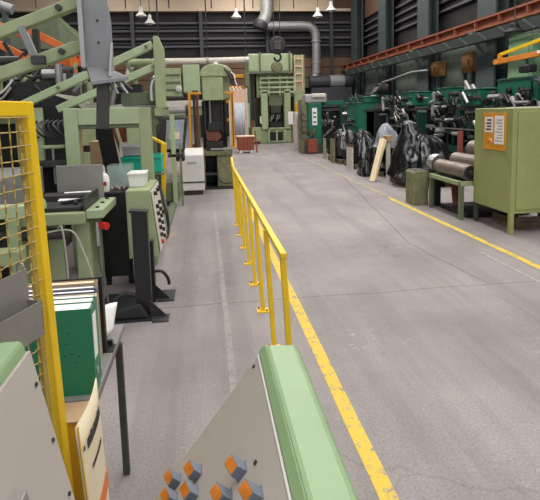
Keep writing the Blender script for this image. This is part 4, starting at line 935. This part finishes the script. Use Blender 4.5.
forge('forging_machine', 'forging machine with small teal boxes behind the big black tarpaulin', 6.55, 11.1, 14.2, 2, [(.3, 1.15, .0, .9, 1.78, 2.2, 'teal'), (1.85, 2.6, .0, .8, 1.85, 2.3, 'teal')], 2.15)
forge('forging_machine', 'forging machine with a teal box and curved pipes between its neighbours', 6.2, 14.4, 16.9, 3, [(.2, .9, .0, .7, 1.82, 2.25, 'teal'), (1.3, 2.1, .2, 1.0, 1.8, 2.15, 'teal_dark')], 2.15)
forge('forging_machine', 'forging machine with wide bright teal side plates beyond the tarpaulins', 5.5, 17.1, 19.6, 4, [(.1, 1.5, -.12, .5, .75, 2.0, 'teal'), (.1, 2.4, .1, 1.2, 1.95, 2.2, 'teal')], 2.2)
# pale pipe and drum on the line
t = thing('wire_drum', 'dark wire drum with pale feed pipe on top of the forging line', 'drum', (6.2, 17.2, 2.2))
MB().cyl((6.0, 17.0, 2.45), (6.35, 17.0, 2.42), .19, n=18).build('drum', 'iron', t, smooth=True); MB().cyl((5.96, 17.0, 2.45), (6.0, 17.0, 2.42), .23, n=18).build('flange', 'dark_steel', t, smooth=True)
MB().tube([(6.2, 17.0, 2.66), (6.25, 16.2, 2.72), (6.4, 15.0, 2.85), (6.6, 14.3, 2.85)], .03, 8).build('feed_pipe', 'duct', t, smooth=True); MB().bx(6.1, 6.25, 16.92, 17.08, 2.19, 2.3).build('stand', 'iron', t)

# teal upright machine standing out at the aisle
t = thing('upset_machine', 'upright teal machine with white notice at the aisle end of the forging line', 'machine', (4.5, 20.2, 0))
bxp('front_plate', 'teal', 4.15, 4.72, 19.9, 20.3, .35, 2.05, bev=.03); bxp('notice', 'paper', 4.32, 4.52, 19.885, 19.9, 1.15, 1.85, bev=0)
for z in (1.25, 1.45, 1.62): bxp('notice_print', 'ink', 4.36, 4.48, 19.88, 19.885, z, z+.06, bev=0)
bxp('top_block', 'galv', 4.05, 4.95, 19.9, 20.6, 2.05, 2.4, bev=.05); bxp('top_valve', 'off_white', 4.3, 4.85, 19.8, 20.2, 2.25, 2.42, bev=.04)
bxp('left_tower', 'moss', 3.9, 4.15, 20.0, 20.8, .0, 2.2, bev=.03); bxp('base', 'dark_steel', 4.0, 4.75, 19.8, 20.8, 0, .35)
bxp('lower_guard', 'rust_red', 4.1, 4.5, 19.75, 19.85, .05, .6, bev=.02); bxp('side_body', 'iron', 4.78, 5.6, 20.5, 21.4, .1, 1.9, bev=.03)
bxp('side_beam', 'teal', 4.72, 5.7, 20.2, 20.4, 1.95, 2.12); bxp('side_beam', 'dark_steel', 4.72, 5.7, 20.25, 20.35, 1.7, 1.8); bxp('side_post', 'teal_dark', 5.55, 5.7, 20.2, 20.4, 0, 1.95)
rq = random.Random(5)
for k in range(26): 
    xq = rq.uniform(4.8, 5.4); zq = rq.uniform(.6, 1.7); MB().cyl((xq, 20.45, zq), (xq+rq.uniform(-.12, .2), 20.3, zq+rq.uniform(.05, .3)), rq.uniform(.02, .06), n=8).build('cylinder', rq.choice(('steel', 'galv', 'dark_steel', 'chrome', 'iron')), t, smooth=True)
for k in range(9): MB().cyl((4.0+.05*k, 19.88, .45+.13*(k % 4)), (4.06+.05*k, 19.8, .6+.13*(k % 4)), .035).build('fitting', ('rust_red', 'steel', 'iron')[k % 3], t, smooth=True)
for k in range(5): MB().tube([(3.95, 19.95, 1.9-.25*k), (3.85, 19.9, 1.8-.25*k), (3.92, 19.85, 1.6-.25*k), (4.1, 19.86, 1.55-.22*k)], .025, 6).build('hose', 'black' if k % 2 else 'cable', t, smooth=True)
t = thing('pump_stand', 'beige pump stand left of the upright teal machine', 'pump', (3.85, 22, 0))
bxp('tower', 'off_white', 4.0, 4.6, 22, 22.6, 0, 1.7, bev=.03); bxp('tank', 'moss', 4.62, 5.2, 22, 22.9, 0, 2.4, bev=.05); MB().lathe((4.3, 22.3, 1.7), [(.25, 0), (.28, .1), (.2, .4), (.1, .45)], 12).build('motor', 'amber', t, smooth=True)
for k in range(4): MB().tube([(4.1+.1*k, 21.95, 1.6), (4.1+.1*k, 21.85, 1.3), (4.15+.1*k, 21.9, .8)], .03, 6).build('pipe', ('steel', 'iron')[k % 2], t, smooth=True)

# tarpaulins
def tarp(nm, label, c, rx, ry, H, peaks, hem, seed, mt='black_plastic', folds=11):
    m = MB(); ns, nt_ = 64, 16; vs = []
    r = random.Random(seed); ph = [r.uniform(0, 6.28) for _ in range(4)]
    for j in range(nt_+1):
        t_ = j/nt_
        for k in range(ns):
            th = 2*PI*k/ns
            sq = 1.0/max(abs(math.cos(th)), abs(math.sin(th)))**.55
            f = math.sin(folds*th+ph[0])*.5+math.sin((folds*2+3)*th+ph[1])*.3+math.sin(3*th+ph[2])*.4
            rad = (t_**.8)*sq*(1+.09*f*t_)
            x = c[0]+rx*rad*math.cos(th); y = c[1]+ry*rad*math.sin(th)
            drop = t_**2.4
            z = hem+(H-hem)*(1-drop)
            for (px, py, ph_, pr) in peaks:
                d = math.hypot(x-c[0]-px, y-c[1]-py)/pr
                z += ph_*max(0, 1-d)**1.1
            z += .05*(f*math.sin(PI*t_)) + .09*noise.noise(Vector((x*3, y*3, z*3+seed)))*(1-.4*t_)
            x += .05*noise.noise(Vector((x*4, z*4, seed))); y += .05*noise.noise(Vector((y*4, z*4, seed+9)))
            if t_ == 1: z = hem+.06*f+.02
            vs.append((x, y, max(.01, z)))
    fs = []
    for j in range(nt_):
        for k in range(ns):
            a = j*ns+k; b = j*ns+(k+1) % ns; fs += [(a, b, b+ns), (a, b+ns, a+ns)]
    m.add(vs, fs)
    o = m.build(nm, mt, smooth=False, label=label, cat='tarpaulin')
    for pl in o.data.polygons: pl.use_smooth = True
    o.data.set_sharp_from_angle(angle=math.radians(22))
    return o
tarp('tarpaulin', 'big shiny black tarpaulin draped over a load beside the green-grey box', (5.0, 11.0), .72, .7, 1.0, [(-.36, .25, .62, .5), (.05, -.1, .2, .5), (.4, -.3, .1, .3)], .14, 1)
tarp('tarpaulin', 'black tarpaulin with pale translucent top sheet behind the leaning planks', (4.9, 13.2), .5, .75, .95, [(-.1, -.1, .15, .4)], .15, 2)
tarp('plastic_sheet', 'pale translucent plastic sheet over the second tarpaulin', (4.74, 12.75), .30, .36, 1.06, [(.02, 0, .36, .4)], .72, 5, 'clear_plastic', 5)
tarp('tarpaulin', 'low black tarpaulin with bent corners near the upright teal machine', (4.8, 16.8), .5, 1.0, .95, [(-.1, .5, .22, .35), (0, -.4, .2, .3)], .2, 3)
tarp('tarpaulin', 'small sagging black tarpaulin between the other covered loads', (4.85, 14.85), .48, .72, .95, [(-.05, .1, .25, .4)], .15, 6)
tarp('rubbish_bag', 'crumpled black plastic bag on the floor before the tarpaulins', (4.2, 12.85), .17, .28, .42, [(0, 0, .08, .2)], .0, 8, folds=6)
# what the tarps cover and stand on
def pallet(x0, x1, y0, y1, label, load=None):
    t = thing('pallet', label, 'pallet', ((x0+x1)/2, (y0+y1)/2, 0), 'pallets under the covered loads')
    n = 6; w_ = (y1-y0)/n
    for k in range(n): MB().bx(x0, x1, y0+k*w_+.02, y0+(k+1)*w_-.02, .12, .145).build('board', 'old_wood', t)
    for x in (x0, (x0+x1)/2-.05, x1-.1): MB().bx(x, x+.1, y0, y1, 0, .12).build('runner', 'old_wood', t)
    if load: MB().bx(x0+.12, x1-.1, y0+.12, y1-.12, .146, load).build('load', 'iron', t, bevel=.05)
pallet(4.42, 5.4, 10.5, 11.6, 'dark wooden pallet under the big black tarpaulin', .6)
pallet(4.5, 5.3, 12.5, 13.9, 'dark wooden pallet under the tarpaulin with the pale sheet', .6)
pallet(4.35, 5.2, 14.2, 15.4, 'dark wooden pallet under the small sagging tarpaulin', .5)
pallet(4.3, 5.2, 15.7, 17.3, 'dark wooden pallet under the low tarpaulin with bent corners', .5)
def upright(x, y, w_, h, mt, label):
    t = thing('side_board', label, 'board', (x, y, 0), 'boards standing against the covered loads')
    MB().bx(x-.02, x+.02, y-w_/2, y+w_/2, .0, h).build('board', mt, t, bevel=.006); MB().bx(x-.03, x+.03, y-w_/2-.0, y+w_/2, h-.06, h).build('cap', 'old_wood' if mt == 'off_white' else mt, t)
upright(4.22, 16.3, .5, .8, 'moss', 'moss green board standing against the low tarpaulin')
upright(4.26, 17.6, .3, .75, 'sage', 'narrow sage board at the far end of the covered loads')
upright(4.28, 14.5, .6, .72, 'off_white', 'off-white board standing against the small sagging tarpaulin')
for i, (dx, dy, tp, lab) in enumerate(((0, 0, 1.02, 'pale wooden plank leaning on the covered load, longer of two'), (.10, .16, .98, 'pale wooden plank leaning behind the longer plank'))):
    MB().beam((3.97+dx, 11.6+dy, .02), (4.40+dx, 12.05+dy, tp), .14, .03).build('plank', 'wood', label=lab, cat='plank', bevel=.004)
t = thing('small_carton', 'small brown carton wedged on top of the leaning planks', 'carton', (4.47, 12.3, .84))
bxp('body', 'card', 4.56, 4.72, 12.2, 12.4, .93, 1.08); bxp('flap', 'card', 4.53, 4.56, 12.2, 12.4, 1.05, 1.08, bev=0)
bxp('prop', 'off_white', 4.60, 4.68, 12.24, 12.34, 0, .93, bev=0)

# concrete-like green block
t = thing('steel_block', 'weathered green-grey box with rounded top edge beside the roller stand', 'box', (3.85, 8.75, 0))
MB().prism([(3.72, .0), (4.02, .0), (4.02, .61), (3.99, .635), (3.75, .635), (3.72, .60)], 'y', 8.6, 8.95).build('body', 'moss', t, bevel=.02)
bxp('rim', 'table_leg', 3.76, 3.98, 8.62, 8.93, .635, .645, bev=.004)

# roller stand
t = thing('roller_stand', 'green steel stand carrying three heavy rollers', 'stand', (4.4, 7.8, 0))
for x in (3.97, 4.9):
    for y in (7.34, 8.38): bxp('leg', 'sage_dark', x-.035, x+.035, y-.035, y+.035, 0, .60, bev=.006)
bxp('frame_bar', 'sage', 3.93, 3.99, 7.3, 8.45, .54, .61, bev=.005); bxp('frame_bar', 'sage', 4.88, 4.94, 7.3, 8.45, .54, .61, bev=.005); bxp('frame_bar', 'sage', 3.93, 4.94, 7.29, 7.35, .54, .61, bev=.005); bxp('frame_bar', 'sage', 3.93, 4.94, 8.38, 8.44, .54, .61, bev=.005)
for x in (4.52, 5.0): bxp('stop_post', 'rust_red', x, x+.07, 8.45, 8.53, .45, 1.34, bev=.005)
bxp('deck', 'iron', 3.99, 4.88, 7.35, 8.38, .54, .57, bev=0)
MB().tube([(4.3, 8.2, .54), (4.32, 8.2, .3), (4.32, 8.15, .1), (4.3, 8.05, .05)], .06, 10).build('drain_pipe', 'rust', t, smooth=True)
bxp('cradle', 'iron', 4.30, 4.52, 7.5, 8.25, .57, .72, bev=0); bxp('cradle', 'iron', 4.62, 4.84, 7.5, 8.25, .57, .875, bev=0)
bxp('floor_shade', 'black', 4.1, 5.2, 7.4, 8.3, .01, .08, bev=0)  # black slab put in for the dark shadow below the stand
def roller(x, z, ya, yb, r_, label):
    t = thing('steel_roller', label, 'roller', (x, (ya+yb)/2, z-r_), 'rollers on the green stand')
    MB().lathe((x, ya, z), [(r_-.015, 0), (r_, .015), (r_, yb-ya-.015), (r_-.015, yb-ya)], 24, (0, 1, 0)).build('shell', 'roller', t, smooth=True)
    MB().cyl((x, ya-.05, z), (x, yb+.05, z), .035).build('shaft', 'dark_steel', t, smooth=True)
    MB().lathe((x, ya-.004, z), [(r_-.03, 0), (r_-.02, .005)], 24, (0, 1, 0)).build('end_disc', 'iron', t)
roller(4.12, .74, 7.34, 8.38, .128, 'heavy steel roller lying at the aisle edge of the stand')
roller(4.41, .85, 7.36, 8.36, .13, 'heavy steel roller lying in the middle of the stand'); roller(4.73, 1.03, 7.38, 8.36, .15, 'heavy steel roller lying highest, by the red posts')
t = thing('steel_bowl', 'shiny domed steel cap at the end of the rollers', 'cap', (4.12, 8.6, .69))
MB().lathe((4.14, 8.47, .78), [(.15, 0), (.16, .03), (.155, .10), (.13, .18), (.08, .24), (.02, .26)], 22, (-.2, 1, .1)).build('dome', 'chrome', t, smooth=True)
bxp('cradle', 'iron', 4.0, 4.26, 8.46, 8.56, .50, .64, bev=0); bxp('bracket', 'iron', 4.08, 4.18, 8.45, 8.56, 0, .50, bev=0)

# tall cabinet
t = thing('tall_cabinet', 'tall yellow-green steel cabinet on thin legs with orange notice plate', 'cabinet', (4.7, 6.8, 0))
bxp('body', 'cabinet_green', 4.12, 5.3, 6.28, 7.25, .29, 1.745, bev=.012)
bxp('door', 'cabinet_green', 4.19, 5.24, 6.265, 6.28, .35, 1.70, bev=.006)
for x, y in ((4.15, 6.31), (5.24, 6.31), (4.15, 7.2), (5.24, 7.2)): bxp('leg', 'table_leg' if y > 7 else 'cabinet_green', x-.03, x+.03, y-.03, y+.03, 0, .30, bev=.004)
pl_ = bxp('notice_plate', 'amber', 4.105, 4.12, 6.42, 6.98, 1.15, 1.68, bev=.003)
MB().bx(4.1, 4.105, 6.46, 6.68, 1.24, 1.64).build('notice', 'paper', pl_); MB().bx(4.1, 4.105, 6.73, 6.93, 1.40, 1.62).build('notice', 'paper', pl_)
for k in range(8): MB().bx(4.098, 4.1, 6.49, 6.65-.03*(k % 3), 1.28+.042*k, 1.292+.042*k).build('notice_line', 'binder_grey', pl_)
for k in range(4): MB().bx(4.098, 4.1, 6.76, 6.90-.03*(k % 2), 1.43+.045*k, 1.455+.045*k).build('notice_line', 'rust', pl_)
MB().cyl((4.105, 6.78, 1.28), (4.05, 6.78, 1.28), .022, n=12).build('door_knob', 'orange', t, smooth=True); MB().cyl((4.12, 6.78, 1.28), (4.10, 6.78, 1.28), .035, n=14).build('knob_plate', 'paper', t)
bxp('cable_gland', 'rust_red', 4.95, 5.03, 6.5, 6.58, 1.745, 1.84); MB().bx(4.4, 4.85, 6.6, 6.9, 1.746, 1.752).build('top_paper', 'paper', t)
t = thing('wooden_crate', 'low weathered wooden crate under the tall cabinet', 'crate', (4.7, 6.9, 0))
for k in range(2):
    a, b = .02+.07*k, .085+.07*k
    MB().bx(4.36, 5.2, 6.62, 6.645, a, b).build('board', 'old_wood', t); MB().bx(4.36, 4.385, 6.645, 7.1, a, b).build('board', 'old_wood', t); MB().bx(5.175, 5.2, 6.645, 7.1, a, b).build('board', 'old_wood', t)
MB().bx(4.36, 5.2, 6.62, 7.1, .0, .02).build('bottom', 'old_wood', t); MB().bx(4.42, 4.48, 6.60, 6.62, 0, .155).build('batten', 'old_wood', t)

# jib crane with orange boom
t = thing('jib_crane', 'orange jib boom with yellow stay above the teal forging machine', 'jib crane', (8.9, 7.4, 0))
MB().cyl((8.9, 7.4, 0), (8.9, 7.4, 3.6), .12, n=14).build('mast', 'amber', t, smooth=True)
MB().beam((8.9, 7.4, 2.92), (7.0, 8.2, 2.86), .10, .11).build('boom_root', 'amber', t, bevel=.008)
MB().beam((7.0, 8.2, 2.86), (6.5, 10.65, 2.73), .10, .11).build('boom', 'amber_deep', t, bevel=.008)
MB().beam((8.9, 7.4, 3.5), (7.05, 8.2, 3.3), .05, .07).build('stay', 'yellow', t, bevel=.006)
MB().beam((7.05, 8.2, 3.3), (6.52, 10.5, 2.88), .05, .07).build('stay', 'yellow', t, bevel=.006)
MB().bx(6.48, 6.56, 10.44, 10.52, 2.78, 2.9).build('end_bracket', 'amber', t)
MB().beam((6.70, 9.35, 2.82), (6.68, 9.42, 2.82), .105, .06).build('boom_label', 'paper', t)
MB().cyl((6.68, 9.8, 2.72), (6.70, 9.78, 2.6), .02, n=8).build('cable', 'black', t)
MB().bx(6.6, 6.8, 9.6, 9.95, 2.44, 2.6).build('hoist', 'black', t, bevel=.03)
